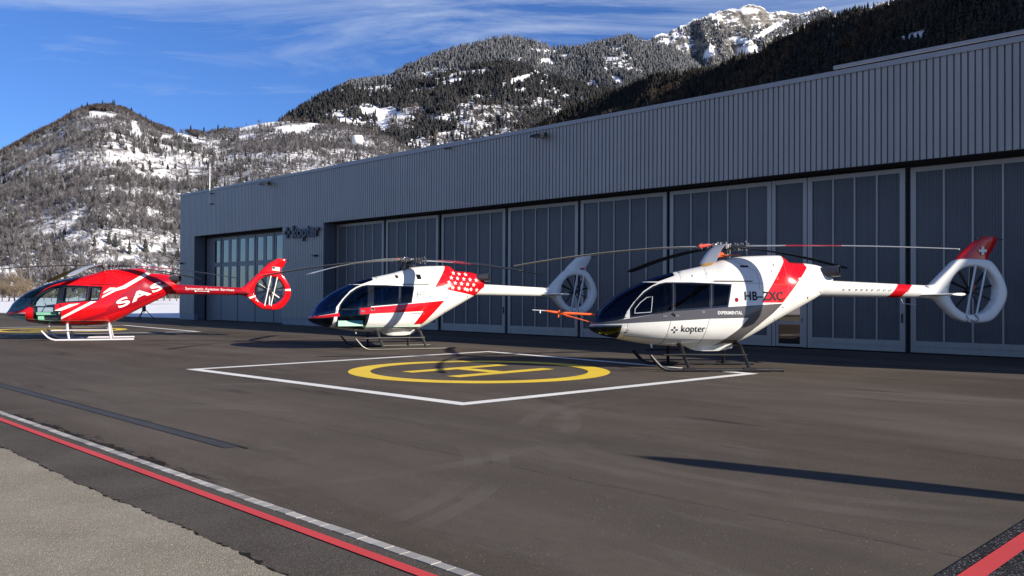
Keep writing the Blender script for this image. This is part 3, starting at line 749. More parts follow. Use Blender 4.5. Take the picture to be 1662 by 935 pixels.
def heli_red():
    root = empty('helicopter', (-16.513, 34.743, 0), 0.405)
    tag(root, 'glossy red helicopter with white SAS lettering and white skids', 'helicopter', 'helicopters parked on the apron')
    upper = [(-2.50, 1.33), (-2.46, 1.50), (-2.33, 1.68), (-2.13, 1.87), (-1.93, 2.0), (-1.75, 2.08), (-1.58, 2.11), (-1.66, 1.42), (-1.98, 1.39), (-2.0, 1.33)]
    lower = [(-2.44, 1.30), (-2.45, 0.80), (-1.62, 0.72), (-1.50, 1.12), (-1.68, 1.12), (-1.70, 1.30)]
    doorframe = [(-2.58, 1.30), (-2.50, 1.55), (-2.36, 1.72), (-2.15, 1.92), (-1.95, 2.06), (-1.78, 2.13), (-1.62, 2.165), (-1.45, 2.165), (-1.55, 1.45), (-1.69, 1.40), (-1.69, 1.16), (-1.47, 1.17), (-1.50, 0.60), (-2.45, 0.66), (-2.45, 1.27)]
    wm = offset_poly(W_MID, 0.05); wr = offset_poly(W_REAR, 0.05)
    sh = [(-3.6, 1.05), (-3.3, 1.09), (-2.85, 1.19), (-2.66, 1.30), (-2.56, 1.48), (-2.35, 1.75), (-2.10, 2.0), (-1.9, 2.12), (-1.72, 2.20), (-1.40, 2.30), (-0.7, 2.53), (-0.7, 2.9), (-3.6, 2.9)]
    chin = [(-3.6, 1.0), (-3.25, 1.04), (-2.72, 1.09), (-2.72, 0.60), (-3.6, 0.60)]
    s1 = [(-1.72, 1.17), (-1.47, 1.165), (-0.82, 1.455), (-1.18, 1.42)]
    s2 = [(-1.49, 0.82), (-1.48, 0.92), (-0.45, 1.53), (-0.24, 1.53)]
    s3 = [(-0.02, 1.84), (0.02, 1.91), (0.22, 2.08), (0.46, 2.08), (0.40, 2.04)]
    s4 = [(-0.06, 1.66), (-0.03, 1.75), (0.50, 2.08), (0.70, 2.16), (1.55, 2.72), (1.80, 2.80), (1.70, 2.66), (0.80, 2.06), (0.45, 1.95)]
    dk = [(0.05, 1.15), (0.6, 1.75), (1.3, 2.35), (1.9, 2.6), (2.45, 2.5), (2.3, 2.25), (1.7, 1.75), (0.8, 1.25)]
    dkb = [(-0.9, 0.75), (0.9, 1.45), (2.3, 1.95), (2.3, 1.90), (1.2, 1.35), (-0.7, 0.68)]
    regions = XS + [(COWL_SEAM, 'seam'), (DOORR_SEAM, 'seam'), (s1, 'white'), (s2, 'white'), (upper, 'wf'), (lower, 'wl'), (wm, 'wm'), (wr, 'wr'), (doorframe, 'black'), (BAND, 'black'), (sh, 'shield'), (chin, 'chin'),
               (s3, 'white'), (s4, 'white'), (dk, 'dark'), (dkb, 'dark')]
    mats = {'base': RED, 'seam': SEAMR, 'black': BLACKP, 'shield': GL_LS, 'chin': GL_L, 'wf': GL_L, 'wl': GL_L, 'wm': GL_L, 'wr': GL_L, 'white': WHITE, 'dark': RED2}
    fuselage(root, regions, mats, {'shield': 'windshield', 'chin': 'chin_window', 'wf': 'front_door_window', 'wl': 'lower_door_window', 'wm': 'rear_door_window', 'wr': 'rear_quarter_window'})
    MB().raw([(x, y, z) for x, hw, z in ((-3.2, 0.30, 0.95), (-2.6, 0.58, 0.84), (-1.8, 0.72, 0.76), (0.2, 0.70, 0.76)) for y in (-hw, hw)],
             [(0, 1, 3, 2), (2, 3, 5, 4), (4, 5, 7, 6)]).build('cabin_floor', GREENP, root)
    m = MB(); m.box(-2.35, -1.72, -0.6, 0.6, 1.0, 1.10); m.box(-1.78, -1.66, -0.6, 0.6, 1.0, 1.30); m.box(-2.3, -2.1, -0.5, -0.1, 0.78, 1.0); m.build('front_seat_base', GREENP, root)
    m = MB(); m.tube([(-2.2, -0.3, 1.1), (-2.12, -0.3, 1.25), (-2.05, -0.3, 1.40), (-2.1, -0.3, 1.45)], 0.02, 6); m.box(-2.7, -2.45, -0.3, 0.3, 0.85, 1.25); m.build('instrument_console', DARKINT, root)
    tail(root, ([RED, WHITE], lambda a: 1 if (a > 6.27 or a < 0.06 or 3.45 < a < 3.52) else 0), [RED], lambda x, zz: 0, [RED2], WHITE, STEEL)
    skids(root, simple('white_skid_paint', (0.55, 0.53, 0.58), 0.4), 0.034, False)
    rotor(root, 45, [(B_DRED, 0.45, 4), (B_DARK, 0.65, 4), (B_DARK, 0.50, 4), (B_LIGHT, 0.55, 8), (B_DRED, 0.50, 4)], 2.98, None, Rr=5.5)
    details(root, RED, False)
    side_text('SAS', 0.56, 1.25, 0.45, WHITE, root, ang=0.465, width=1.88, off=0.012, space=1.15)
    side_text('Systematic Aviation Services', 3.05, 2.03, 0.15, WHITE, root, ang=-0.025, width=1.95, off=0.0, surf_fn=lambda x, z: 0.205)
    m = MB(); m.tube([(3.48, -0.212, 1.97), (3.95, -0.21, 1.96)], 0.012, 6); m.tube([(3.46, -0.20, 1.97), (3.46, -0.225, 1.97)], 0.035, 8); m.tube([(3.97, -0.20, 1.96), (3.97, -0.225, 1.96)], 0.035, 8)
    m.build('tail_lift_mark', WHITE, root)
    fn = lambda x, z: 0.088
    side_poly([(6.58, 2.90), (6.90, 2.86), (6.92, 3.03), (6.60, 3.06)], WHITE, root, 'tail_plate', surf_fn=fn)
    side_poly([(6.60, 2.97), (6.70, 2.96), (6.71, 3.04), (6.61, 3.05)], LETTER, root, 'tail_plate_mark', surf_fn=fn, lift=0.012)
    return root

heli_grey(); heli_stars(); heli_red()

# ------------------------------------------------------------------ hangar
PHI, DIST = 0.784, 28.035
HR = -(math.pi / 2 - PHI)
nx, ny = math.cos(PHI), math.sin(PHI)
def HW(s, o, z=0.0):
    """hangar frame: s metres along the front from its foot point, o metres behind the front, z up -> world"""
    return Vector((nx * (DIST + o) - ny * s, ny * (DIST + o) + nx * s, z))
def hthing(name, s, o=0.0, z=0.0):
    return empty(name, HW(s, o, z), HR)

def metal_sheet(name, col, rough=0.45, metal=0.25, streak=0.12, spec=0.5):
    m, t, b = new_mat(name)
    tc = t.add('ShaderNodeTexCoord').outputs['Object']
    n1 = t.noise(t.mapping(tc, (1.2, 1.2, 0.10)), 3.0, 6, 0.65)
    n2 = t.noise(tc, 0.5, 3)
    f = t.math('ADD', t.math('MULTIPLY', n1, 0.6), t.math('MULTIPLY', n2, 0.4))
    t.put(b.inputs['Base Color'], t.ramp(f, [(0.3, tuple(c * (1 - streak) for c in col)), (0.7, tuple(c * (1 + streak) for c in col))]))
    if name == 'grey_corrugated_cladding':
        col_ = b.inputs['Base Color'].links[0].from_socket
        sp_ = t.add('ShaderNodeSeparateXYZ'); t.put(sp_.inputs[0], tc)
        cell = t.math('FLOOR', t.math('DIVIDE', sp_.outputs[0], 1.0))
        wn = t.add('ShaderNodeTexWhiteNoise', noise_dimensions='1D'); t.put(wn.inputs['W'], cell)
        col_ = t.mix(t.math('MULTIPLY', wn.outputs['Value'], 0.16), col_, (0.17, 0.165, 0.165))
        stn = t.ramp(t.noise(t.mapping(tc, (5.0, 5.0, 0.16)), 1.0, 6, 0.7), [(0.56, 0.0), (0.72, 1.0)])
        col_ = t.mix(t.math('MULTIPLY', stn, 0.28), col_, (0.13, 0.125, 0.12))
        t.put(b.inputs['Base Color'], col_)
    t.put(b.inputs['Roughness'], t.math('ADD', rough - 0.1, t.math('MULTIPLY', n1, 0.2)))
    b.inputs['Metallic'].default_value = metal; b.inputs['Specular IOR Level'].default_value = spec
    return m
CLAD = metal_sheet('grey_corrugated_cladding', (0.31, 0.298, 0.285))
TRIM = metal_sheet('grey_trim', (0.27, 0.27, 0.285))
FRAME = metal_sheet('door_frame_metal', (0.30, 0.29, 0.28), 0.4, 0.3)
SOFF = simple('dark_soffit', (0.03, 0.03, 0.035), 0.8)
PLINTH = metal_sheet('plinth_sheet', (0.20, 0.22, 0.26), 0.5, 0.1)
ROOFM = simple('roof_membrane', (0.35, 0.35, 0.36), 0.9)
def infill_mat():
    m, t, b = new_mat('ribbed_translucent_infill')
    tc = t.add('ShaderNodeTexCoord').outputs['Object']
    n = t.noise(tc, 0.6, 3)
    t.put(b.inputs['Base Color'], t.ramp(n, [(0.3, (0.060, 0.064, 0.075)), (0.7, (0.085, 0.088, 0.10))]))
    b.inputs['Roughness'].default_value = 0.35
    return m
INFILL = infill_mat()

hang = hthing('hangar', 0.0)
tag(hang, 'long grey corrugated metal hangar with tall sliding doors behind the helicopters', 'hangar')
S_L, S_R = 63.75, -14.0
TOPZ, LINT = 9.45, 6.16
# local frame of hang: +X towards decreasing s, +Y into the building
def ribs(mb, s0, s1, z0, z1, o=0.0, pitch=0.2, depth=0.065):
    """vertical ribbed sheet between s0>s1 as real folded metal"""
    n = max(1, int(round((s0 - s1) / pitch))); p = (s0 - s1) / n
    prof = []
    for i in range(n):
        a = -s0 + i * p
        prof += [(a, o), (a + p * 0.76, o), (a + p * 0.79, o + depth), (a + p * 0.97, o + depth)]
    prof.append((-s1, o))
    V = [(x, y, z) for x, y in prof for z in (z0, z1)]
    F = [(2 * i, 2 * i + 2, 2 * i + 3, 2 * i + 1) for i in range(len(prof) - 1)]
    mb.raw(V, F)
m = MB()
ribs(m, S_L, S_R, LINT, TOPZ - 0.16)
ribs(m, S_L, 61.30, 0.42, LINT); ribs(m, 48.72, 43.98, 0.42, LINT)
m.build('front_cladding', CLAD, hang)
m = MB()
m.box(-S_L, -61.30, 0.03, 0.30, 0, 0.42); m.build('plinth', PLINTH, hang)
m = MB(); m.box(-48.72, -43.98, 0.03, 0.30, 0, 0.42); m.build('plinth', PLINTH, hang)
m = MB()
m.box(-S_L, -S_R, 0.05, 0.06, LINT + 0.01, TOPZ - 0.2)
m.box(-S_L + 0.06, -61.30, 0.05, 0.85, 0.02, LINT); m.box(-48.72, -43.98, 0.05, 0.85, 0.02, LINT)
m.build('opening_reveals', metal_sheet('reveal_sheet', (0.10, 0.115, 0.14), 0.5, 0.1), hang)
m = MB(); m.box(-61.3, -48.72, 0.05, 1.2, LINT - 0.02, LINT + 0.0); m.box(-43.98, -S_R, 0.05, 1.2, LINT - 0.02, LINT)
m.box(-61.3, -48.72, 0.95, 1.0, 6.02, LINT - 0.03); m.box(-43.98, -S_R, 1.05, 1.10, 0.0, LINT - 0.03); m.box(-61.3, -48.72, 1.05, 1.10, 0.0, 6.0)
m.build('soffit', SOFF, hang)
m = MB(); m.box(-S_L - 0.04, -S_R, -0.05, 0.16, TOPZ - 0.17, TOPZ); m.box(-S_L - 0.04, -S_L + 0.12, 0.165, 30, TOPZ - 0.17, TOPZ)
m.build('roof_edge_trim', TRIM, hang)
m = MB()
ribs2 = MB()
m.box(-S_L, -S_L + 0.05, 0.06, 30, 0, TOPZ - 0.175); m.box(-S_R - 0.05, -S_R, 0.06, 30, 0, TOPZ - 0.175); m.box(-S_L, -S_R, 29.9, 30, 0, TOPZ - 0.18)
m.build('side_walls', CLAD, hang)
m = MB(); m.box(-S_L + 0.13, -S_R, 0.17, 29.9, TOPZ - 0.30, TOPZ - 0.20); m.build('roof', ROOFM, hang)
m = MB(); m.box(-43.2, -31.5, 0.35, 0.60, TOPZ - 0.18, TOPZ + 0.16); m.build('roof_upstand', TRIM, hang)
m = MB(); m.box(-12.95, 14, 0.30, 0.38, TOPZ + 0.16, TOPZ + 0.27)
for k in range(12): m.box(-12.6 + k * 2.2, -12.55 + k * 2.2, 0.31, 0.36, TOPZ - 0.19, TOPZ + 0.11)
m.build('roof_rail', TRIM, hang)
m = MB(); m.box(-31.3, -30.6, 0.3, 1.2, TOPZ - 0.18, TOPZ + 0.10)
m.build('roof_snow_patch', simple('roof_snow', (0.8, 0.82, 0.85), 0.7), hang)

def sliding_door(sa, sb, o, panels, deep=0.10):
    """door leaf between sa>sb"""
    x0, x1 = -sa, -sb; zt = 6.07; z0 = 0.05
    f = MB()
    st = 0.17
    f.box(x0, x0 + st, o, o + deep, z0, zt); f.box(x1 - st, x1, o, o + deep, z0, zt)
    f.box(x0 + st, x1 - st, o, o + deep, zt - 0.15, zt); f.box(x0 + st, x1 - st, o, o + deep, 0.24, 0.42); f.box(x0 + st, x1 - st, o + 0.012, o + deep, z0, 0.225)
    f.box(x0 + st, x1 - st, o + 0.03, o + deep, 0.225, 0.24)
    w = (x1 - x0 - 2 * st) / panels
    for k in range(1, panels):
        xm = x0 + st + k * w; f.box(xm - 0.03, xm + 0.03, o + 0.01, o + deep, 0.42, zt - 0.15)
    d = f.build('hangar_door', FRAME, hang)
    V = []; p = MB(); rib = 0.075
    for k in range(panels):
        a = x0 + st + k * w + (0.03 if k else 0); b = x0 + st + (k + 1) * w - (0.03 if k < panels - 1 else 0)
        n = int((b - a) / rib); q = (b - a) / n; prof = []
        for i in range(n): prof += [(a + i * q, o + 0.05), (a + i * q + q * 0.5, o + 0.05), (a + i * q + q * 0.62, o + 0.062), (a + i * q + q * 0.88, o + 0.062)]
        prof.append((b, o + 0.05))
        V = [(x, y, z) for x, y in prof for z in (0.42, zt - 0.15)]
        p.raw(V, [(2 * i, 2 * i + 2, 2 * i + 3, 2 * i + 1) for i in range(len(prof) - 1)])
    p.build('door_infill', INFILL, d)
    h = MB(); h.box(x1 - 0.11, x1 - 0.07, o - 0.04, o, 1.0, 1.3); h.build('door_handle', BLACKM, d)
for sa, sb, n, o in ((43.9, 39.20, 5, 0.85), (38.98, 34.46, 5, 0.85), (34.30, 29.56, 5, 0.95), (29.35, 24.94, 5, 0.95), (24.69, 20.14, 5, 0.85), (19.98, 15.53, 5, 0.85), (14.13, 10.78, 4, 0.85),
                     (10.64, 6.06, 5, 0.95), (5.90, 1.35, 5, 0.95), (1.20, -3.35, 5, 0.85), (-3.5, -8.05, 5, 0.85), (-8.2, -12.8, 5, 0.95)):
    sliding_door(sa, sb, o, n)
# personnel door leaf between 15.48 and 14.18
f = MB(); o = 0.85
f.box(-15.50, -15.36, o - 0.01, o + 0.10, 0.05, 6.07); f.box(-14.30, -14.16, o - 0.01, o + 0.10, 0.05, 6.07); f.box(-15.36, -14.30, o, o + 0.1, 5.92, 6.07)
f.box(-15.36, -14.30, o, o + 0.1, 2.10, 2.22)
wd = f.build('personnel_door_bay', FRAME, hang)
f = MB(); f.box(-15.35, -15.25, o + 0.01, o + 0.08, 0.06, 2.09); f.box(-14.42, -14.31, o + 0.01, o + 0.08, 0.06, 2.09); f.box(-15.25, -14.42, o + 0.01, o + 0.08, 0.06, 0.15)
f.box(-15.25, -14.42, o + 0.01, o + 0.08, 0.86, 0.97); f.box(-15.25, -14.42, o + 0.01, o + 0.08, 1.98, 2.09)
f.box(-14.40, -14.34, o - 0.04, o + 0.01, 0.95, 1.10)
f.build('door_leaf', FRAME, wd)
f = MB(); f.box(-15.25, -14.42, o + 0.04, o + 0.05, 0.15, 0.86); f.box(-15.25, -14.42, o + 0.04, o + 0.05, 0.97, 1.98); f.build('door_glass', GL_B, wd)
f = MB(); f.box(-15.25, -14.42, o + 0.10, o + 0.12, 0.1, 2.0); f.build('door_backing', SOFF, wd)
p = MB(); a, b = -15.36, -14.30; n = 14; q = (b - a) / n; prof = []
for i in range(n): prof += [(a + i * q, o + 0.05), (a + i * q + q * 0.5, o + 0.05), (a + i * q + q * 0.62, o + 0.062), (a + i * q + q * 0.88, o + 0.062)]
prof.append((b, o + 0.05)); p.raw([(x, y, z) for x, y in prof for z in (2.22, 5.92)], [(2 * i, 2 * i + 2, 2 * i + 3, 2 * i + 1) for i in range(len(prof) - 1)])
p.build('door_infill', INFILL, wd)
# folding glazed door of the left bay
DK = metal_sheet('folding_door_metal', (0.16, 0.17, 0.19), 0.45, 0.15)
m = MB(); m.box(-61.1, -60.0, 0.88, 0.95, 0.0, 6.0); m.build('fixed_door_panel', DK, hang)
NL = 9; sL, sRr = 60.0, 48.8; wl = (sL - sRr) / NL
m2 = simple('door_interior_dark', (0.02, 0.022, 0.026), 0.9)
for k in range(NL):
    x0 = -sL + k * wl + 0.012; x1 = x0 + wl - 0.024; o = 0.85 + (0.03 if k % 2 else 0.0)
    f = MB(); st = 0.20
    for (a, b, z0, z1) in ((x0, x0 + st, 0.03, 6.0), (x1 - st, x1, 0.03, 6.0), (x0 + st, x1 - st, 5.78, 6.0), (x0 + st, x1 - st, 3.88, 4.20), (x0 + st, x1 - st, 0.03, 2.15)):
        f.box(a, b, o, o + 0.07, z0, z1)
    lf = f.build('folding_door_leaf', DK, hang)
    g = MB(); g.box(x0 + st, x1 - st, o + 0.03, o + 0.04, 4.20, 5.78); g.box(x0 + st, x1 - st, o + 0.03, o + 0.04, 2.15, 3.88); g.build('window_pane', GL_B, lf)

# sign on the hangar
sg = hthing('wall_sign', 47.9, -0.10, 5.42)
tag(sg, 'dark lettering reading kopter with four-piece cross mark on the hangar wall', 'sign')
NAVY = simple('navy_sign_letters', (0.012, 0.018, 0.035), 0.4)
lt = text_obj('sign_lettering', 'kopter', 1.02, NAVY, 0.05, 1.0, 0.035)
mxx = max(v.co.x for v in lt.data.vertices)
for v in lt.data.vertices:
    x, y, z = v.co; v.co = (0.55 + x * 3.05 / mxx, z, y)
lt.parent = sg
lg = MB()
for dx, dz, w, h in ((0, 0.22, 0.22, 0.24), (0, -0.22, 0.22, 0.24), (-0.24, 0, 0.24, 0.2), (0.24, 0, 0.24, 0.2)):
    lg.box(-0.10 + dx - w / 2, -0.10 + dx + w / 2, -0.04, 0.05, 0.33 + dz - h / 2, 0.33 + dz + h / 2)
lg.build('sign_mark', NAVY, sg)
# wall floodlights
def flood(s, z, label):
    r = hthing('floodlight', s, -0.02, z); tag(r, label, 'floodlight', 'floodlights along the hangar eaves')
    b = MB(); b.box(-0.06, 0.06, -0.28, 0.0, 0.08, 0.14); b.box(-0.10, 0.10, -0.06, 0.0, 0.0, 0.22); b.build('bracket', DSTEEL, r)
    h = MB(); h.raw([(-0.34, -0.62, -0.05), (0.34, -0.62, -0.05), (0.34, -0.14, 0.03), (-0.34, -0.14, 0.03), (-0.26, -0.56, 0.08), (0.26, -0.56, 0.08), (0.26, -0.18, 0.16), (-0.26, -0.18, 0.16)],
                [(0, 3, 2, 1), (4, 5, 6, 7), (0, 1, 5, 4), (2, 3, 7, 6), (0, 4, 7, 3), (1, 2, 6, 5)])
    h.build('lamp_housing', BLACKM, r)
    g = MB(); g.box(-0.26, 0.26, -0.55, -0.2, -0.05, -0.03); g.build('lamp_lens', simple('lamp_lens', (0.3, 0.3, 0.28), 0.3), r)
flood(50.4, 8.98, 'small dark floodlight under the roof edge above the glazed folding door')
flood(26.1, 8.93, 'dark floodlight under the roof edge above the middle sliding doors')
r = hthing('wall_camera', 32.6, 0.0, 9.22); tag(r, 'tiny dark camera under the roof edge between the two floodlights', 'camera')
b = MB(); b.box(-0.04, 0.04, -0.12, 0.0, -0.02, 0.05); b.build('camera_bracket', DSTEEL, r); b = MB(); b.tube([(-0.12, -0.18, -0.03), (0.14, -0.18, 0.0)], 0.05, 8); b.build('camera_body', BLACKM, r)
for s, z, lab in ((44.75, 4.22, 'small dark lamp on the ribbed pier right of the hangar sign'), (63.3, 4.22, 'small dark lamp near the far corner of the hangar')):
    r = hthing('wall_lamp', s, 0.0, z); tag(r, lab, 'wall lamp', 'small lamps on the hangar wall')
    b = MB(); b.box(-0.12, 0.12, -0.04, 0.02, -0.06, 0.06); b.build('lamp_plate', DSTEEL, r)
    b = MB(); b.raw([(-0.16, -0.26, -0.02), (0.16, -0.26, -0.02), (0.14, -0.04, -0.06), (-0.14, -0.04, -0.06), (-0.16, -0.26, 0.03), (0.16, -0.26, 0.03), (0.14, -0.04, 0.06), (-0.14, -0.04, 0.06)],
                [(0, 3, 2, 1), (4, 5, 6, 7), (0, 1, 5, 4), (2, 3, 7, 6), (0, 4, 7, 3), (1, 2, 6, 5)]); b.build('lamp_shade', BLACKM, r)
r = hthing('antenna_mast', 58.6, -0.06, 8.3); tag(r, 'thin white antenna rod clamped to the hangar roof edge at the far end', 'antenna')
b = MB(); b.tube([(0, -0.08, 0.0), (0, -0.08, 1.25)], 0.03, 8); b.tube([(0, -0.08, 1.25), (0, -0.08, 2.95)], [0.035, 0.018], 8); b.build('rod', simple('antenna_white', (0.75, 0.75, 0.75), 0.5), r, True)
b = MB(); b.box(-0.03, 0.30, -0.11, 0.07, 0.0, 0.05); b.box(-0.03, 0.30, -0.11, 0.07, 0.75, 0.80); b.box(-0.30, 0.02, -0.10, 0.07, 1.05, 1.10); b.build('bracket', BLACKM, r)
r = hthing('radome', 47.8, 5.0, TOPZ - 0.2); tag(r, 'white drum-shaped radome on a thin mast on the hangar roof', 'radome')
b = MB(); b.tube([(0, 0, 0), (0, 0, 2.72)], 0.07, 8); b.tube([(0.25, 0, 0), (0.25, 0, 1.9)], 0.03, 6); b.build('mast', BLACKM, r)
b = MB(); b.tube([(0, 0, 2.68), (0, 0, 2.78), (0, 0, 3.16), (0, 0, 3.26)], [0.22, 0.36, 0.38, 0.32], 20); b.build('drum', simple('radome_white', (0.78, 0.78, 0.76), 0.5), r, True, 60)

# ------------------------------------------------------------------ ground
def g2(pts): return pts
DIST_SETT = nx * -1.63 + ny * 6.9 + 0.0
def asphalt():
    m, t, b = new_mat('asphalt')
    tc = t.add('ShaderNodeTexCoord').outputs['Object']
    rot = t.mapping(tc, (1, 1, 1), (0, 0, math.pi / 2 - PHI + 0.0))      # x along the hangar front
    st = t.mapping(rot, (0.12, 0.55, 1))
    n1 = t.noise(st, 1.0, 6, 0.62)            # lane-long blotches
    n2 = t.noise(tc, 0.22, 5, 0.6, 0.4)
    n3 = t.noise(tc, 60, 3, 0.7)
    n4 = t.noise(tc, 7, 5, 0.7)
    f = t.math('ADD', t.math('ADD', t.math('MULTIPLY', n1, 0.5), t.math('MULTIPLY', n2, 0.35)), t.math('MULTIPLY', n4, 0.15))
    c = t.ramp(f, [(0.36, (0.044, 0.036, 0.029)), (0.5, (0.074, 0.061, 0.049)), (0.64, (0.112, 0.094, 0.077))])
    # aggregate grain and pale stone chips
    c = t.mix(t.math('MULTIPLY', t.math('SUBTRACT', n3, 0.48), 2.2, clamp=True), c, (0.15, 0.138, 0.12))
    vo = t.add('ShaderNodeTexVoronoi'); vo.inputs['Scale'].default_value = 17; t.put(vo.inputs['Vector'], tc)
    chip = t.math('MULTIPLY', t.math('LESS_THAN', vo.outputs['Distance'], 0.10), t.math('GREATER_THAN', t.noise(tc, 0.8, 3), 0.52))
    c = t.mix(t.math('MULTIPLY', chip, 0.65), c, (0.34, 0.31, 0.26))
    # damp, tar and oil patches drawn out along the hangar
    s1 = t.noise(t.mapping(rot, (0.35, 1.9, 1), (0, 0, 0), (3.1, 7.7, 0)), 0.55, 4, 0.6)
    c = t.mix(t.math('MULTIPLY', t.ramp(s1, [(0.62, 0.0), (0.70, 1.0)]), 0.6), c, (0.018, 0.016, 0.015))
    # paving joints: every 3.6 m, wavering
    sx = t.add('ShaderNodeSeparateXYZ'); t.put(sx.inputs[0], rot)
    yy = t.math('ADD', sx.outputs[1], t.math('MULTIPLY', t.noise(rot, 1.2, 4), 0.16))
    fr = t.math('ABSOLUTE', t.math('SUBTRACT', t.math('FRACT', t.math('DIVIDE', yy, 4.3)), 0.5))
    jn = t.math('MULTIPLY', t.math('LESS_THAN', fr, 0.0045), t.math('GREATER_THAN', t.noise(rot, 2.5, 5, 0.8), 0.46))
    c = t.mix(t.math('MULTIPLY', jn, 0.4), c, (0.015, 0.013, 0.012))
    # long lane tone differences
    ln = t.math('FRACT', t.math('DIVIDE', yy, 8.6))
    c = t.mix(t.math('MULTIPLY', t.math('GREATER_THAN', ln, 0.5), 0.12), c, (0.12, 0.108, 0.098))
    # black tar smears on the near side of the setts
    oy = t.math('SUBTRACT', sx.outputs[1], DIST_SETT); xs_ = sx.outputs[0]
    tn = t.noise(t.mapping(rot, (2.2, 7.0, 1)), 1.0, 9, 0.78)
    win = t.math('MULTIPLY', t.ramp(t.math('DIVIDE', t.math('ADD', xs_, 15.0), 10.0), [(0.0, 0.0), (0.12, 1.0), (0.62, 1.0), (0.80, 0.0)]), t.math('GREATER_THAN', oy, -0.05))
    tm = t.math('LESS_THAN', t.math('ADD', t.math('DIVIDE', oy, 0.75), t.math('MULTIPLY', tn, 1.6)), 0.93)
    c = t.mix(t.math('MULTIPLY', t.math('MULTIPLY', tm, win), 0.92), c, (0.012, 0.011, 0.010))
    # small isolated tar spots
    sp = t.math('GREATER_THAN', t.noise(t.mapping(rot, (1.0, 2.6, 1), (0, 0, 0), (9, 4, 0)), 1.3, 7, 0.7), 0.735)
    c = t.mix(t.math('MULTIPLY', sp, 0.85), c, (0.014, 0.012, 0.011))
    # pale scuffed wisps
    wi = t.ramp(t.noise(t.mapping(rot, (0.5, 2.4, 1), (0, 0, R(12)), (2, 8, 0)), 0.7, 7, 0.7, 0.6), [(0.56, 0.0), (0.70, 1.0)])
    c = t.mix(t.math('MULTIPLY', wi, 0.5), c, (0.125, 0.112, 0.098))
    # tyre arcs
    for cx, cy, rr_, w in ((-5.0, 9.0, 4.6, 0.10), (-5.0, 9.0, 4.9, 0.09), (5.2, 11.6, 5.0, 0.13), (5.2, 11.6, 4.55, 0.10), (-4.0, 12.6, 4.9, 0.12), (14, 26, 12.0, 0.2), (14, 26, 12.9, 0.2)):
        s = t.add('ShaderNodeSeparateXYZ'); t.put(s.inputs[0], tc)
        dx = t.math('SUBTRACT', s.outputs[0], cx); dy = t.math('SUBTRACT', s.outputs[1], cy)
        d = t.math('SQRT', t.math('ADD', t.math('MULTIPLY', dx, dx), t.math('MULTIPLY', dy, dy)))
        e = t.math('LESS_THAN', t.math('ABSOLUTE', t.math('SUBTRACT', d, rr_)), w)
        e = t.math('MULTIPLY', e, t.ramp(t.noise(tc, 0.5, 3), [(0.42, 0.0), (0.6, 1.0)]))
        c = t.mix(t.math('MULTIPLY', e, 0.42), c, (0.125, 0.110, 0.094))
    t.put(b.inputs['Base Color'], c)
    t.put(b.inputs['Roughness'], t.math('ADD', 0.78, t.math('MULTIPLY', n4, 0.2)))
    b.inputs['Specular IOR Level'].default_value = 0.08
    bn = t.add('ShaderNodeBump'); bn.inputs['Strength'].default_value = 0.5; bn.inputs['Distance'].default_value = 0.006
    t.put(bn.inputs['Height'], t.math('ADD', t.noise(tc, 120, 2, 0.6), t.math('MULTIPLY', n4, 0.6))); t.put(b.inputs['Normal'], bn.outputs[0])
    return m
def snow_mat(name='snow', patch=0.0):
    m, t, b = new_mat(name)
    tc = t.add('ShaderNodeTexCoord').outputs['Object']
    n = t.noise(tc, 0.02, 6, 0.6); n2 = t.noise(tc, 0.4, 5, 0.6)
    c = t.ramp(n2, [(0.3, (0.70, 0.71, 0.73)), (0.7, (0.84, 0.84, 0.84))])
    if patch: c = t.mix(t.ramp(n, [(0.60, 0.0), (0.66, 1.0)]), c, (0.16, 0.13, 0.08))
    t.put(b.inputs['Base Color'], c); b.inputs['Roughness'].default_value = 0.75
    bn = t.add('ShaderNodeBump'); bn.inputs['Strength'].default_value = 0.4; bn.inputs['Distance'].default_value = 0.1
    t.put(bn.inputs['Height'], n2); t.put(b.inputs['Normal'], bn.outputs[0])
    return m
SNOW = snow_mat()
ASPH = asphalt()
def sheet(name, poly, z, mat, kind='structure', parent=None):
    o = mesh_obj(name, [(x, y, z) for x, y in poly], [list(range(len(poly)))], mat, parent)
    if kind: o['kind'] = kind
    return o
# base ground reaching the horizon (snow-covered valley floor)
sheet('ground', [(-9000, -3000), (9000, -3000), (9000, 12000), (-9000, 12000)], -0.02, snow_mat('snow_ground', 1.0))
def hp(s, o):
    v = HW(s, o); return (v.x, v.y)
sheet('apron', [hp(150, -14), hp(66.5, 1.5), hp(66.5, 45), hp(-60, 45), hp(-60, -60), hp(150, -60)], 0.0, ASPH)
# along-the-hangar strips in front: offset o measured from the front
def ofs(x, y): return nx * x + ny * y - DIST
def sof(x, y): return -ny * x + nx * y
o_sett = (ofs(-1.63, 6.9), ofs(-1.58, 6.72)); o_red = (ofs(-1.53, 6.51), ofs(-1.49, 6.34)); o_conc = ofs(-2.6, 6.62)
S_END = 1.9      # the lines turn here, in front of the camera's right
RREDL = ofs(0, 0)
s_right0 = -1.0
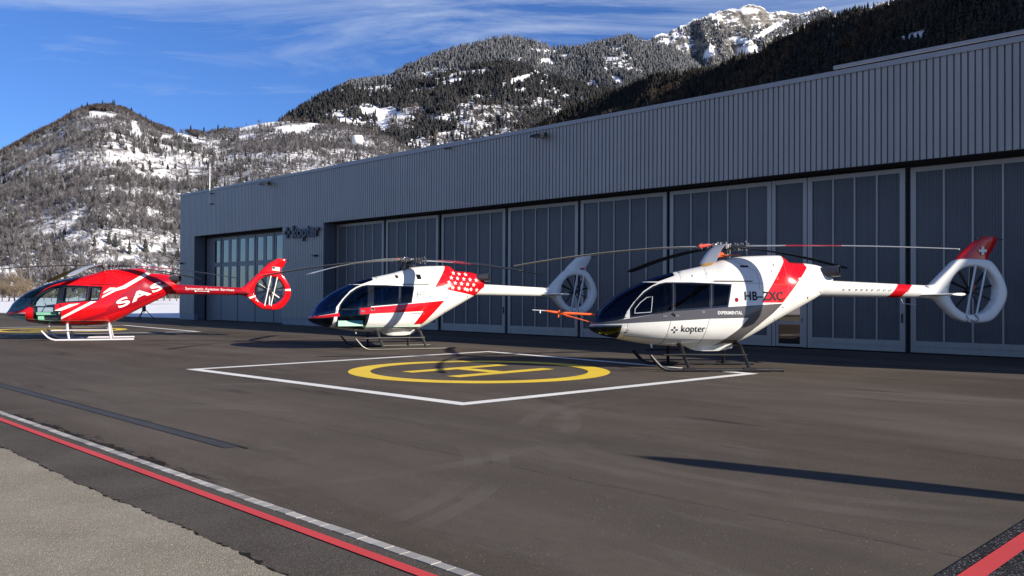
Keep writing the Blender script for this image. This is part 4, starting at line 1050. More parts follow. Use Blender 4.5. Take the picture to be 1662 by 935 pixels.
# corner of the edging is below the frame: the second arm runs at right angles towards the hangar
sr_a, sr_b = sof(3.38, 6.02), sof(3.33, 5.79)    # red line of the right arm (s positions)
sra = sof(2.86, 5.51); srb = sof(3.06, 5.52)
PAINT_RED = None
def paint(name, col, wear=0.35, scale=9.0, under=(0.07, 0.063, 0.057)):
    m, t, b = new_mat(name)
    tc = t.add('ShaderNodeTexCoord').outputs['Object']
    n = t.noise(tc, scale, 7, 0.75); n2 = t.noise(tc, 90, 2, 0.7); n3 = t.noise(tc, 0.9, 4)
    c = t.ramp(n3, [(0.3, tuple(v * 0.86 for v in col)), (0.7, col)])
    w = t.ramp(n, [(0.60, 0.0), (0.74, wear)])
    c = t.mix(w, c, under)
    c = t.mix(t.math('MULTIPLY', t.math('GREATER_THAN', n2, 0.64), wear * 0.8), c, under)
    t.put(b.inputs['Base Color'], c); b.inputs['Roughness'].default_value = 0.7
    bn = t.add('ShaderNodeBump'); bn.inputs['Strength'].default_value = 0.4; bn.inputs['Distance'].default_value = 0.004
    t.put(bn.inputs['Height'], n2); t.put(b.inputs['Normal'], bn.outputs[0])
    return m
P_WHITE = paint('white_line_paint', (0.74, 0.74, 0.70), 0.18)
P_YELLOW = paint('yellow_line_paint', (0.80, 0.56, 0.03), 0.2)
P_RED = paint('red_line_paint', (0.57, 0.045, 0.045), 0.45)
# darker outer strip between the setts and the concrete
def strip_mat(name, cols, grain, chipcol, chip=0.1, bscale=80):
    m, t, b = new_mat(name)
    tc = t.add('ShaderNodeTexCoord').outputs['Object']
    n = t.noise(tc, 0.9, 6, 0.62); n2 = t.noise(tc, grain, 4, 0.8)
    c = t.ramp(t.math('ADD', t.math('MULTIPLY', n, 0.5), t.math('MULTIPLY', n2, 0.5)), [(0.36, cols[0]), (0.5, cols[1]), (0.64, cols[2])])
    vo = t.add('ShaderNodeTexVoronoi'); vo.inputs['Scale'].default_value = 115; t.put(vo.inputs['Vector'], tc)
    c = t.mix(t.math('MULTIPLY', t.math('GREATER_THAN', t.add('ShaderNodeSeparateColor', ins={0: vo.outputs['Color']}).outputs[0], 1 - chip), 0.6), c, chipcol)
    t.put(b.inputs['Base Color'], c); b.inputs['Roughness'].default_value = 0.9; b.inputs['Specular IOR Level'].default_value = 0.08
    bn = t.add('ShaderNodeBump'); bn.inputs['Strength'].default_value = 0.7; bn.inputs['Distance'].default_value = 0.006
    t.put(bn.inputs['Height'], t.math('ADD', vo.outputs['Distance'], n2)); t.put(b.inputs['Normal'], bn.outputs[0])
    return m
OUTER = strip_mat('outer_asphalt', [(0.055, 0.048, 0.040), (0.080, 0.071, 0.060), (0.105, 0.095, 0.082)], 25, (0.16, 0.15, 0.14), 0.06)
CONC = strip_mat('exposed_aggregate_concrete', [(0.185, 0.165, 0.125), (0.245, 0.220, 0.170), (0.31, 0.282, 0.225)], 60, (0.46, 0.43, 0.36), 0.13)
COARSE = strip_mat('coarse_dark_asphalt', [(0.010, 0.010, 0.011), (0.022, 0.022, 0.024), (0.055, 0.055, 0.06)], 55, (0.25, 0.25, 0.27), 0.10)
SA, SB = 150, sra
def band(name, o0, o1, s0, s1, z, mat):
    return sheet(name, [hp(s0, o0), hp(s1, o0), hp(s1, o1), hp(s0, o1)], z, mat)
osm = (o_sett[0] + o_sett[1]) / 2
band('outer_strip', o_sett[1] - 0.0, -60, SA, -60, 0.004, OUTER)
# concrete with an uneven broken edge
rr = random.Random(5)
edge = []
s = 40.0
while s > -40:
    k = 0.05 if -2 < s < 16 else 0.3
    edge.append((s, o_conc + rr.uniform(-0.012, 0.012) + 0.02 * math.sin(s * 1.3) + 0.012 * math.sin(s * 7.1))); s -= k * 0.9
sheet("concrete_pavement", [hp(a, b) for a, b in edge] + [hp(-40, -60), hp(40, -60)], 0.0095, CONC)
band('red_line', o_red[0], o_red[1], 60, 3.2, 0.012, P_RED)
# broken dark joint where the concrete meets the asphalt
rr = random.Random(8); mb = MB(); top = []; bot = []
for a_, b_ in edge:
    if a_ < 2: break
    wv = max(0.0, rr.gauss(0.004, 0.012)) + (0.05 * max(0, rr.random() - 0.5) if 3.0 < a_ < 5.5 else 0)
    top.append(HW(a_, b_ + wv)); bot.append(HW(a_, b_ - wv * 0.8))
mb.raw([(p.x, p.y, 0.0105) for p in top + bot], [(i, i + 1, len(top) + i + 1, len(top) + i) for i in range(len(top) - 1)])
o = mb.build('pavement_joint', simple('pavement_joint_tar', (0.02, 0.018, 0.016), 0.9, spec=0.05)); o['kind'] = 'structure'
# right-hand arm
s2a, s2b = sof(3.38, 6.02), sof(3.33, 5.78)
o0c = ofs(2.0, 4.6)
sheet('coarse_asphalt', [hp(s2a + 0.10, -60), hp(s2a + 0.10, -0.2), hp(-60, -0.2), hp(-60, -60)], 0.008, COARSE)
band('red_line', -0.3, -60, s2a, s2b, 0.012, P_RED)
# stone setts
st = MB(); rr = random.Random(9); s = 45.0
m_ = 0
while s > 2.6:
    L = rr.uniform(0.155, 0.185); j = 0.007
    a0, a1 = o_sett[1] + rr.uniform(-.004, .004), o_sett[0] + rr.uniform(-.004, .004)
    z = 0.009 + rr.uniform(-0.002, 0.002)
    P4 = [HW(s, a0), HW(s, a1), HW(s - L + j, a1), HW(s - L + j, a0)]
    vs = [(p.x, p.y, 0.0) for p in P4]; c = sum(P4, Vector()) / 4
    vs += [(c.x + (p.x - c.x) * 0.98, c.y + (p.y - c.y) * 0.98, z) for p in P4]
    st.raw(vs, [(4, 5, 6, 7), (0, 1, 5, 4), (1, 2, 6, 5), (2, 3, 7, 6), (3, 0, 4, 7)])
    s -= L
def sett_mat():
    m, t, b = new_mat('granite_setts')
    tc = t.add('ShaderNodeTexCoord').outputs['Object']
    geo = t.add('ShaderNodeNewGeometry')
    n = t.noise(tc, 60, 4, 0.8)
    f = t.math('ADD', t.math('MULTIPLY', geo.outputs['Random Per Island'], 0.4), t.math('MULTIPLY', n, 0.6))
    t.put(b.inputs['Base Color'], t.ramp(f, [(0.3, (0.21, 0.20, 0.19)), (0.7, (0.40, 0.385, 0.36))])); b.inputs['Roughness'].default_value = 0.75
    return m
k = st.build('kerb_setts', sett_mat()); k['kind'] = 'structure'
band('kerb_joint', o_sett[1] - 0.02, o_sett[0] + 0.02, 45, 2.6, 0.0035, simple('tar_joint', (0.05, 0.046, 0.042), 0.9, spec=0.05))
# slot drain
dr0, dr1 = ofs(-5.68, 12.57), ofs(-5.48, 12.14)
dm = metal_sheet('drain_cover_metal', (0.050, 0.052, 0.056), 0.7, 0.0, 0.2, 0.15)
band('drain_channel', dr0, dr1, 60, sof(-3.2, 10.09), 0.0065, dm)
band('drain_edge_shadow', dr0, dr0 + 0.045, 60, sof(-3.0, 10.0), 0.0075, simple('drain_edge_shadow_black', (0.004, 0.004, 0.004), 0.9))  # flat black strip painting the shadow line along the drain's far edge
# helipads
def quadline(name, P, w, z, mat):
    """closed painted outline: P outer corners, w width inwards"""
    n = len(P); I = offset_poly(P, w)
    o = mesh_obj(name, [(x, y, z) for x, y in P] + [(x, y, z) for x, y in I], [(i, (i + 1) % n, n + (i + 1) % n, n + i) for i in range(n)], mat)
    o['kind'] = 'structure'; return o
def pad(P, c, r, barsets):
    quadline('helipad_outline', P, 0.28, 0.006, P_WHITE)
    V = []; F = []; N = 96
    for k in range(N):
        a = 2 * math.pi * k / N; V += [(c[0] + r * math.cos(a), c[1] + r * math.sin(a), 0.006), (c[0] + (r - 0.52) * math.cos(a), c[1] + (r - 0.52) * math.sin(a), 0.006)]
    for k in range(N): j = (k + 1) % N; F.append((2 * k, 2 * j, 2 * j + 1, 2 * k + 1))
    o = mesh_obj('helipad_circle', V, F, P_YELLOW); o['kind'] = 'structure'
    mb = MB()
    for q in barsets: mb.raw([(x, y, 0.007) for x, y in q], [(0, 1, 2, 3)])
    o = mb.build('helipad_letter', P_YELLOW); o['kind'] = 'structure'
P1 = [(-7.84, 20.64), (-0.80, 14.02), (5.82, 20.21), (-0.76, 28.16)]
PC = (-0.77, 20.75)
def hbars(c, ang, L=3.3, gap=1.0, w=0.40):
    ca, sa = math.cos(ang), math.sin(ang)
    def q(x0, x1, y0, y1): return [(c[0] + x * ca - y * sa, c[1] + x * sa + y * ca) for x, y in ((x0, y0), (x1, y0), (x1, y1), (x0, y1))]
    return [q(-L / 2, L / 2, gap - w / 2, gap + w / 2), q(-L / 2, L / 2, -gap - w / 2, -gap + w / 2), q(-w / 2, w / 2, -gap + w / 2, gap - w / 2)]
pad(P1, PC, 3.13, hbars(PC, R(46), 3.2, 0.80, 0.42))
P2c = (-23.0, 43.7)
D2 = (P2c[0] - PC[0], P2c[1] - PC[1])
P2 = [(x + D2[0], y + D2[1]) for x, y in P1]; P2[2] = (-15.3, 42.37)
pad(P2, P2c, 3.13, hbars(P2c, R(46), 3.2, 0.80, 0.42))

# ------------------------------------------------------------------ unseen furled-banner stand-in off to the right, added to cast the long shadow
def banner():
    tip = Vector((1.21, 9.71)); el = math.tan(R(21)); h = 3.9; L = h / el
    bx, by = tip.x + L * 0.857, tip.y - L * 0.515
    r = empty('shadow_caster_banner', (bx, by, 0), R(60))
    tag(r, 'unseen stand-in off to the right, a furled banner added to cast the long shadow on the apron', 'banner flag')
    m = MB(); m.tube([(0, 0, 0.03), (0, 0, 2.6), (0.02, 0, 3.5), (0.03, 0, 3.9)], [0.025, 0.02, 0.014, 0.008], 8); m.build('mast', BLACKM, r, True)
    V = []; F = []
    zs = np.linspace(0.45, 3.78, 28)
    for i, z in enumerate(zs):
        t = i / 27; w = 0.20 + 0.02 * math.sin(z * 5.1) + (0.03 * math.sin(z * 2.3))
        w *= min(1.0, (3.86 - z) / 0.35 + 0.12)
        for k in range(10):
            a = 2 * math.pi * k / 10; V.append((0.02 + w * math.cos(a), 0.05 * math.sin(a) * (1 + 0.4 * math.sin(3 * a + z * 4)), z))
    for i in range(27):
        for k in range(10): F.append((i * 10 + k, i * 10 + (k + 1) % 10, (i + 1) * 10 + (k + 1) % 10, (i + 1) * 10 + k))
    F.append(tuple(range(10))[::-1]); F.append(tuple(270 + k for k in range(10)))
    mesh_obj('furled_cloth', V, F, simple('banner_cloth', (0.55, 0.06, 0.06), 0.8), r, None, True, 60)
    m = MB(); m.box(-0.5, 0.5, -0.04, 0.04, 0, 0.03); m.box(-0.04, 0.04, -0.5, 0.5, 0.031, 0.06); m.build('cross_foot', BLACKM, r)
banner()

# tripod stand near the hangar's far corner
r = empty('tripod_stand', (-26.8, 62.5, 0)); tag(r, 'black tripod stand on the snow left of the hangar corner', 'tripod')
b = MB(); b.tube([(0, 0, 0.5), (0, 0, 2.1)], 0.035, 8); b.build('pole', BLACKM, r)
b = MB(); b.tube([(0, 0, 0.62), (0, 0, 0.95)], 0.13, 10); b.box(-0.10, 0.10, -0.08, 0.08, 0.95, 1.15); b.build('clamp_head', BLACKM, r)
for k in range(3):
    a = 0.3 + 2.094 * k; b = MB(); b.tube([(0, 0, 0.85), (0.75 * math.cos(a), 0.75 * math.sin(a), 0.0)], 0.03, 6); b.build('leg', BLACKM, r)
# ------------------------------------------------------------------ mountains
def _hash(ix, iy, seed):
    h = (ix.astype(np.int64) * 374761393 + iy.astype(np.int64) * 668265263 + seed * 982451653) & 0xFFFFFFFF
    h = ((h ^ (h >> 13)) * 1274126177) & 0xFFFFFFFF
    return ((h ^ (h >> 16)) & 0xFFFF) / 65535.0
def vnoise(x, y, seed=0):
    ix = np.floor(x); iy = np.floor(y); fx = x - ix; fy = y - iy
    fx = fx * fx * (3 - 2 * fx); fy = fy * fy * (3 - 2 * fy)
    a = _hash(ix, iy, seed); b = _hash(ix + 1, iy, seed); c = _hash(ix, iy + 1, seed); d = _hash(ix + 1, iy + 1, seed)
    return a + (b - a) * fx + (c - a) * fy + (a - b - c + d) * fx * fy
def fbm(x, y, seed=0, oct=5, gain=0.5):
    s = 0; amp = 1; tot = 0
    for k in range(oct):
        s = s + amp * vnoise(x * 2**k, y * 2**k, seed + k * 17); tot += amp; amp *= gain
    return s / tot
def az_el(px, py):
    """view direction through an image pixel, as x/y and z/y ratios"""
    X = px - 831; Y = py - 467.5
    a = X * math.cos(ROLL) + Y * math.sin(ROLL); b = X * math.sin(ROLL) * -1 + Y * math.cos(ROLL)
    u = -b / FPX; y = math.cos(PITCH) - math.sin(PITCH) * u; z = math.sin(PITCH) + math.cos(PITCH) * u
    return a / FPX / y, z / y

class Ridge:
    def __init__(self, name, crest, yb, yc, z0, mat, seed, px0, px1, relief, nx_=520, nt=170, power=1.0, clear=(), crest_rough=0.0, rscale=160.0, gully=0.0):
        A = np.array([az_el(*p) for p in crest]); av = np.linspace(az_el(px0, 300)[0], az_el(px1, 300)[0], nx_)
        el = np.interp(av, A[:, 0], A[:, 1])
        ybv = np.interp(av, [az_el(p, 300)[0] for p, _ in yb], [v for _, v in yb]); ycv = np.interp(av, [az_el(p, 300)[0] for p, _ in yc], [v for _, v in yc])
        zc = el * ycv + CAM_H
        t = np.linspace(0, 1, nt)
        T, AV = np.meshgrid(t, av, indexing='ij')
        Y = ybv[None] + (ycv - ybv)[None] * T; X = AV * Y
        Z = z0 + (zc[None] - z0) * T ** power
        env = np.clip(np.minimum(T * 6, (1 - T) * 5), 0, 1)
        n = fbm(X / rscale, Y / rscale, seed, 6, 0.55) - 0.5
        Z = Z + n * relief * env + (fbm(X / 22, Y / 22, seed + 5, 3) - 0.5) * relief * 0.10 * np.clip(env + 0.15, 0, 1)
        if gully:
            g = np.abs(fbm(X / (rscale * .7), Z / 2000, seed + 9, 4) - 0.5) * 2
            Z = Z + (g - 0.4) * gully * env
        if crest_rough: Z = Z + (fbm(X / 40, X * 0 + 3.3, seed + 3, 4) - 0.5) * crest_rough * np.clip(T * 3 - 2, 0, 1)
        # back slope
        k = 6
        bt = np.linspace(0, 1, k + 1)[1:, None]
        Yb_ = Y[-1:] + bt * 500; Xb = AV[-1:] * Y[-1:] + 0 * bt; Zb = Z[-1:] - bt * 330
        X = np.vstack([X, Xb]); Y = np.vstack([Y, Yb_]); Z = np.vstack([Z, Zb])
        self.X, self.Y, self.Z, self.nt, self.nx = X, Y, Z, nt, nx_
        self.clear = clear; self.seed = seed
        N = X.shape[0]
        V = np.stack([X, Y, Z], -1).reshape(-1, 3)
        i, j = np.meshgrid(np.arange(N - 1), np.arange(nx_ - 1), indexing='ij')
        a = (i * nx_ + j).ravel(); F = np.stack([a, a + 1, a + nx_ + 1, a + nx_], -1)
        o = fast_mesh(name, V, F, mat); o['kind'] = 'structure'
        o.data.polygons.foreach_set('use_smooth', [True] * len(o.data.polygons))
        m = self.mask(V[:, 0], V[:, 1], V[:, 2])
        at = o.data.attributes.new('open_snow', 'FLOAT', 'POINT'); at.data.foreach_set('value', m.astype(np.float32))
        self.obj = o
    def mask(self, x, y, z):
        px = 831 + x / y * FPX; py = 483 - (z - CAM_H) / y * FPX
        m = np.zeros_like(x); nz = (fbm(x / 30, z / 14, self.seed + 40, 4) - 0.5) * 1.6
        for (cx, cy, rx, ry, tilt) in self.clear:
            dx = px - cx; dy = py - cy - tilt * dx
            d = np.sqrt((dx / rx) ** 2 + (dy / ry) ** 2)
            m = np.maximum(m, np.clip((1.15 + nz * 0.8 - d) * 4, 0, 1))
        return m
    def sample(self, n, tmin=0.0, tmax=1.0, p0=None, p1=None):
        r = RNG
        # uniform by ground area: weight rows by distance
        u = r.random(n * 2); t = tmin + (tmax - tmin) * u
        yy = t * (self.nt - 1); xx = r.random(n * 2) * (self.nx - 1.001)
        i = np.minimum(yy.astype(int), self.nt - 2); j = xx.astype(int); fi = yy - i; fj = xx - j
        def bl(A): return A[i, j] * (1 - fi) * (1 - fj) + A[i + 1, j] * fi * (1 - fj) + A[i, j + 1] * (1 - fi) * fj + A[i + 1, j + 1] * fi * fj
        x, y, z = bl(self.X), bl(self.Y), bl(self.Z)
        keep = r.random(n * 2) < y / y.max()
        return x[keep][:n], y[keep][:n], z[keep][:n], t[keep][:n]

def fast_mesh(name, V, F, mat):
    me = bpy.data.meshes.new(name); nv = len(V); nf, k = F.shape
    me.vertices.add(nv); me.vertices.foreach_set('co', np.asarray(V, np.float32).ravel())
    me.loops.add(nf * k); me.loops.foreach_set('vertex_index', F.astype(np.int32).ravel())
    me.polygons.add(nf); me.polygons.foreach_set('loop_start', (np.arange(nf) * k).astype(np.int32)); me.polygons.foreach_set('loop_total', np.full(nf, k, np.int32))
    me.update(calc_edges=True); me.validate()
    me.materials.append(mat)
    o = bpy.data.objects.new(name, me); COL.objects.link(o)
    return o

def tree_mat(name, rough=0.9):
    m, t, b = new_mat(name)
    at = t.add('ShaderNodeAttribute'); at.attribute_name = 'tint'
    t.put(b.inputs['Base Color'], at.outputs['Color']); b.inputs['Roughness'].default_value = rough
    b.inputs['Specular IOR Level'].default_value = 0.1
    return m
TREE = tree_mat('tree_tint')

def forest(name, x, y, z, h, w, col, tmpl, label=None):
    """one mesh of many small trees; tmpl = (verts, tris) unit tree, col = (n,3)"""
    tv, tf, tc = tmpl; n = len(x); k = len(tv)
    ang = RNG.random(n) * 6.283; c, s = np.cos(ang), np.sin(ang)
    P = np.empty((n, k, 3), np.float32)
    P[:, :, 0] = x[:, None] + (tv[None, :, 0] * c[:, None] - tv[None, :, 1] * s[:, None]) * w[:, None]
    P[:, :, 1] = y[:, None] + (tv[None, :, 0] * s[:, None] + tv[None, :, 1] * c[:, None]) * w[:, None]
    P[:, :, 2] = z[:, None] + tv[None, :, 2] * h[:, None]
    F = (np.arange(n)[:, None, None] * k + tf[None]).reshape(-1, 3)
    o = fast_mesh(name, P.reshape(-1, 3), F, TREE); o['kind'] = 'stuff'
    C = np.ones((n, k, 4), np.float32); C[:, :, :3] = col[:, None, :] * tc[None, :, None]
    at = o.data.color_attributes.new('tint', 'FLOAT_COLOR', 'POINT'); at.data.foreach_set('color', C.ravel())
    if label: o['label'] = label
    return o

def conifer_template(seed=1):
    r = np.random.default_rng(seed); V = []; F = []; T = []
    for (z0, z1, rad) in ((0.06, 0.55, 0.5), (0.32, 0.80, 0.38), (0.60, 1.0, 0.24)):
        b = len(V); n = 7
        V.append((0, 0, z1)); T.append(1.0)
        for k in range(n):
            a = 6.283 * k / n + r.random() * 0.5; q = rad * (0.6 + 0.5 * r.random())
            V.append((q * math.cos(a), q * math.sin(a), z0 + 0.09 * r.random())); T.append(0.85 + 0.3 * r.random())
        for k in range(n): F.append((b, b + 1 + k, b + 1 + (k + 1) % n))
    return np.array(V, np.float32), np.array(F, np.int64), np.array(T, np.float32)
def bare_template(seed=2, twigs=20):
    r = np.random.default_rng(seed); V = []; F = []; T = []
    def tri(p, q, w):
        b = len(V); d = np.array(q) - np.array(p); s = np.cross(d, r.normal(size=3)); s = s / (np.linalg.norm(s) + 1e-9) * w
        V.extend([tuple(np.array(p) - s), tuple(np.array(p) + s), tuple(q)]); F.append((b, b + 1, b + 2)); T.extend([1, 1, 1.15])
    tri((0, 0, 0), (0, 0, 0.85), 0.045); tri((0, 0, 0), (0.02, 0, 0.8), 0.04)
    for k in range(twigs):
        a = r.random() * 6.283; z = 0.25 + 0.45 * r.random(); L = 0.18 + 0.34 * r.random(); up = 0.15 + 0.35 * r.random()
        p = (0, 0, z); q = (L * math.cos(a), L * math.sin(a), min(1.0, z + up)); tri(p, q, 0.028)
        a2 = a + r.normal() * 0.9; m = (q[0] * .55, q[1] * .55, (z + q[2]) / 2)
        tri(m, (m[0] + 0.22 * math.cos(a2), m[1] + 0.22 * math.sin(a2), min(1.02, m[2] + 0.22)), 0.035)
    return np.array(V, np.float32), np.array(F, np.int64), np.array(T, np.float32)
CON = conifer_template(); BARE = bare_template()

def hill_mat(name, floor_cols, snow_amt, scale, bands=0.0, fine=0.35, snowcol=(0.80, 0.81, 0.83)):
    m, t, b = new_mat(name)
    tc = t.add('ShaderNodeTexCoord').outputs['Object']
    at = t.add('ShaderNodeAttribute'); at.attribute_name = 'open_snow'
    n1 = t.noise(t.mapping(tc, (1, 1, 2.2)), scale, 8, 0.72)
    n2 = t.noise(t.mapping(tc, (1, 1, 0.35)), fine, 5, 0.75)
    n3 = t.noise(t.mapping(tc, (0.15, 0.15, 2.2)), 0.016, 5, 0.6)
    f = t.math('ADD', t.math('MULTIPLY', n1, 0.45), t.math('ADD', t.math('MULTIPLY', n2, 0.35), t.math('MULTIPLY', n3, 0.20)))
    fl = t.ramp(t.noise(tc, 0.02, 5, 0.65), [(0.35, floor_cols[0]), (0.65, floor_cols[1])])
    s = t.ramp(f, [(snow_amt - 0.035, 0.0), (snow_amt + 0.035, 1.0)])
    if bands:
        bd = t.ramp(n3, [(0.57, 0.0), (0.62, bands)])
        s = t.math('MULTIPLY', s, t.math('SUBTRACT', 1.0, bd))
    s = t.math('MAXIMUM', s, at.outputs['Fac'])
    t.put(b.inputs['Base Color'], t.mix(s, fl, snowcol)); b.inputs['Roughness'].default_value = 0.9
    b.inputs['Specular IOR Level'].default_value = 0.1
    bn = t.add('ShaderNodeBump'); bn.inputs['Strength'].default_value = 0.9; bn.inputs['Distance'].default_value = 3.0
    t.put(bn.inputs['Height'], n1); t.put(b.inputs['Normal'], bn.outputs[0])
    return m
def rock_mat():
    m, t, b = new_mat('rock_and_snow')
    tc = t.add('ShaderNodeTexCoord').outputs['Object']
    geo = t.add('ShaderNodeNewGeometry'); sx = t.add('ShaderNodeSeparateXYZ'); t.put(sx.inputs[0], geo.outputs['Normal'])
    at = t.add('ShaderNodeAttribute'); at.attribute_name = 'open_snow'
    n1 = t.noise(t.mapping(tc, (1, 1, 0.7)), 0.008, 9, 0.72); n2 = t.noise(t.mapping(tc, (1, 1, 2)), 0.03, 6, 0.7)
    rock = t.ramp(t.math('ADD', t.math('MULTIPLY', n1, 0.5), t.math('MULTIPLY', n2, 0.5)), [(0.38, (0.045, 0.045, 0.048)), (0.5, (0.15, 0.14, 0.125)), (0.62, (0.34, 0.30, 0.245))])
    f = t.math('ADD', t.math('MULTIPLY', sx.outputs[2], 0.62), t.math('MULTIPLY', n1, 0.55))
    f = t.math('ADD', f, t.math('MULTIPLY', n2, 0.25))
    s = t.ramp(f, [(0.80, 0.0), (0.85, 1.0)])
    s = t.math('MAXIMUM', s, at.outputs['Fac'])
    t.put(b.inputs['Base Color'], t.mix(s, rock, (0.84, 0.85, 0.87))); b.inputs['Roughness'].default_value = 0.85
    bn = t.add('ShaderNodeBump'); bn.inputs['Strength'].default_value = 1.0; bn.inputs['Distance'].default_value = 12.0
    t.put(bn.inputs['Height'], n1); t.put(b.inputs['Normal'], bn.outputs[0])
    return m

MA = hill_mat('left_hill_ground', ((0.070, 0.065, 0.069), (0.16, 0.148, 0.148)), 0.492, 0.06, 0.85, 0.5)
MB2 = hill_mat('forest_slope_ground', ((0.05, 0.045, 0.043), (0.10, 0.088, 0.08)), 0.465, 0.03, 0.3, 0.3)
MB1 = hill_mat('frosted_slope_ground', ((0.10, 0.10, 0.10), (0.16, 0.15, 0.145)), 0.50, 0.02, 0.2, 0.1)
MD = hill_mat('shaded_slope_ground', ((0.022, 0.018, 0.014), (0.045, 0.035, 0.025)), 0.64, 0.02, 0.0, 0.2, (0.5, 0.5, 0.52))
RA = Ridge('left_hill', [(-420, 380), (-100, 290), (0, 252), (60, 219), (95, 202), (125, 184), (150, 177), (180, 175), (205, 182), (225, 193), (245, 204), (280, 215), (330, 219), (360, 215), (400, 205), (430, 199), (470, 196), (500, 199), (560, 204), (620, 224), (700, 262), (800, 330), (900, 400)],
           [(-420, 430), (0, 520), (400, 560), (900, 500)], [(-420, 1250), (0, 1450), (180, 1500), (400, 1600), (560, 1600), (900, 1200)], -3.0, MA, 3, -420, 900, 55, 620, 200, 0.95,
           clear=[(200, 425, 38, 7, -0.15), (190, 264, 24, 5, -0.1), (175, 252, 9, 6, 0), (330, 236, 36, 5, 0.05), (300, 225, 20, 5, 0.3), (410, 207, 42, 6, -0.12), (470, 213, 40, 7, 0.0), (510, 204, 14, 5, 0), (218, 215, 8, 12, 0.9), (12, 447, 26, 7, 0.1), (400, 225, 14, 5, 0), (268, 228, 8, 5, 0), (165, 190, 26, 5, 0.1)], rscale=190, gully=10)
RB2 = Ridge('forested_mountain', [(380, 240), (440, 212), (468, 188), (490, 176), (520, 158), (545, 148), (570, 142), (620, 138), (680, 134), (720, 122), (780, 108), (820, 101), (850, 106), (880, 119), (920, 134), (960, 142), (1000, 150), (1100, 175), (1300, 230), (1500, 300)],
           [(380, 1300), (900, 1250), (1500, 1200)], [(380, 2300), (600, 2500), (850, 2500), (1500, 2200)], 20.0, MB2, 21, 380, 1500, 110, 520, 170, 1.0,
           clear=[(617, 184, 42, 9, 0.12), (560, 200, 12, 8, 0.2), (845, 128, 30, 6, -0.35), (845, 148, 10, 5, 0.2), (700, 160, 6, 3, 0), (755, 240, 10, 5, 0), (620, 205, 8, 16, 0.4)], rscale=260, gully=25)
RB1 = Ridge('frosted_mountain', [(500, 200), (540, 150), (570, 134), (600, 131), (630, 127), (650, 114), (700, 93), (750, 78), (800, 65), (825, 62), (850, 65), (870, 70), (895, 80), (930, 78), (960, 73), (1000, 65), (1020, 61), (1045, 65), (1075, 72), (1110, 90), (1160, 130), (1250, 190), (1400, 260)],
           [(500, 2300), (1400, 2300)], [(500, 3300), (1400, 3400)], 120.0, MB1, 33, 500, 1400, 130, 460, 140, 1.0,
           clear=[(888, 100, 16, 6, 0.05), (914, 92, 8, 4, -0.3), (858, 88, 6, 3, -1), (960, 140, 14, 8, 0.4), (1000, 130, 12, 6, 0.5)], rscale=300, gully=40)
RC = Ridge('snowy_peak', [(850, 170), (960, 90), (1000, 76), (1045, 66), (1075, 56), (1100, 45), (1130, 31), (1145, 23), (1180, 15), (1200, 12), (1215, 9), (1235, 13), (1247, 19), (1262, 18), (1290, 21), (1310, 18), (1335, 14), (1348, 16), (1358, 26), (1380, 20), (1400, 13), (1420, 9), (1445, 2), (1480, -12), (1700, -60)],
           [(850, 3600), (1700, 3600)], [(850, 4900), (1215, 5200), (1700, 5200)], 380.0, rock_mat(), 51, 850, 1700, 330, 620, 300, 1.0,
           clear=[(1082, 78, 5, 16, 0.5), (1150, 85, 10, 12, -0.6), (1200, 62, 16, 5, 0.2), (1245, 48, 28, 6, -0.55), (1215, 78, 22, 6, 0), (1105, 98, 18, 5, 0.5), (1215, 14, 14, 5, 0)], rscale=420, gully=300, crest_rough=45)
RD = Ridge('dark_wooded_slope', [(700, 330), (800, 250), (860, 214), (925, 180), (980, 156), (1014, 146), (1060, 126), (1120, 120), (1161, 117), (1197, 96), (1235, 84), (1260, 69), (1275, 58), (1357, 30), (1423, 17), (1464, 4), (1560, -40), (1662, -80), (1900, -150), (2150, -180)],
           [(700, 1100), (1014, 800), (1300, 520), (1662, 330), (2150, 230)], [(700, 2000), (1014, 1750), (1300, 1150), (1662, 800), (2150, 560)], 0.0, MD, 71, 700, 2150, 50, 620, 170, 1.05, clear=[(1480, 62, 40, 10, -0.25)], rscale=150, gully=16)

def tcol(n, a, b, v=0.25):
    k = RNG.random((n, 1)); base = np.array(a)[None] * (1 - k) + np.array(b)[None] * k
    return (base * (1 + v * (RNG.random((n, 1)) - 0.5) * 2)).astype(np.float32)
def keep(x, y, z, t, R_, dens_fn, px0=-60, px1=1730):
    px = 831 + x / y * FPX
    m = R_.mask(x, y, z); d = dens_fn(x, y, z, t)
    k = (px > px0) & (px < px1) & (RNG.random(len(x)) > m * 0.985) & (RNG.random(len(x)) < d)
    return x[k], y[k], z[k], t[k]
# left hill: leafless broadleaf wood, scattered spruces
x, y, z, t = RA.sample(38000); x, y, z, t = keep(x, y, z, t, RA, lambda x, y, z, t: np.clip((fbm(x / 60, z / 20, 5, 4) - 0.36) * 5, 0.10, 1), -160, 760)
n = len(x); forest('leafless_wood', x, y, z - 0.5, 6 + 6 * RNG.random(n), 3.2 + 2.6 * RNG.random(n), tcol(n, (0.046, 0.044, 0.050), (0.145, 0.138, 0.143), 0.45), BARE, 'leafless brown trees covering the snowy left hill')
x, y, z, t = RA.sample(30000, 0.0, 0.45); x, y, z, t = keep(x, y, z, t, RA, lambda x, y, z, t: np.clip((fbm(x / 40, z / 14, 6, 4) - 0.36) * 5, 0.25, 1) * (1 - t * 1.2), -160, 760)
n = len(x); forest('undergrowth', x, y, z - 0.5, 3.5 + 4 * RNG.random(n), 2.6 + 2.4 * RNG.random(n), tcol(n, (0.055, 0.051, 0.055), (0.16, 0.15, 0.152), 0.45), BARE, 'leafless scrub on the foot of the left hill')
x, y, z, t = RA.sample(7000); x, y, z, t = keep(x, y, z, t, RA, lambda x, y, z, t: np.clip((fbm(x / 70, z / 12, 15, 4) - 0.56) * 9, 0.02, 1), -160, 760)
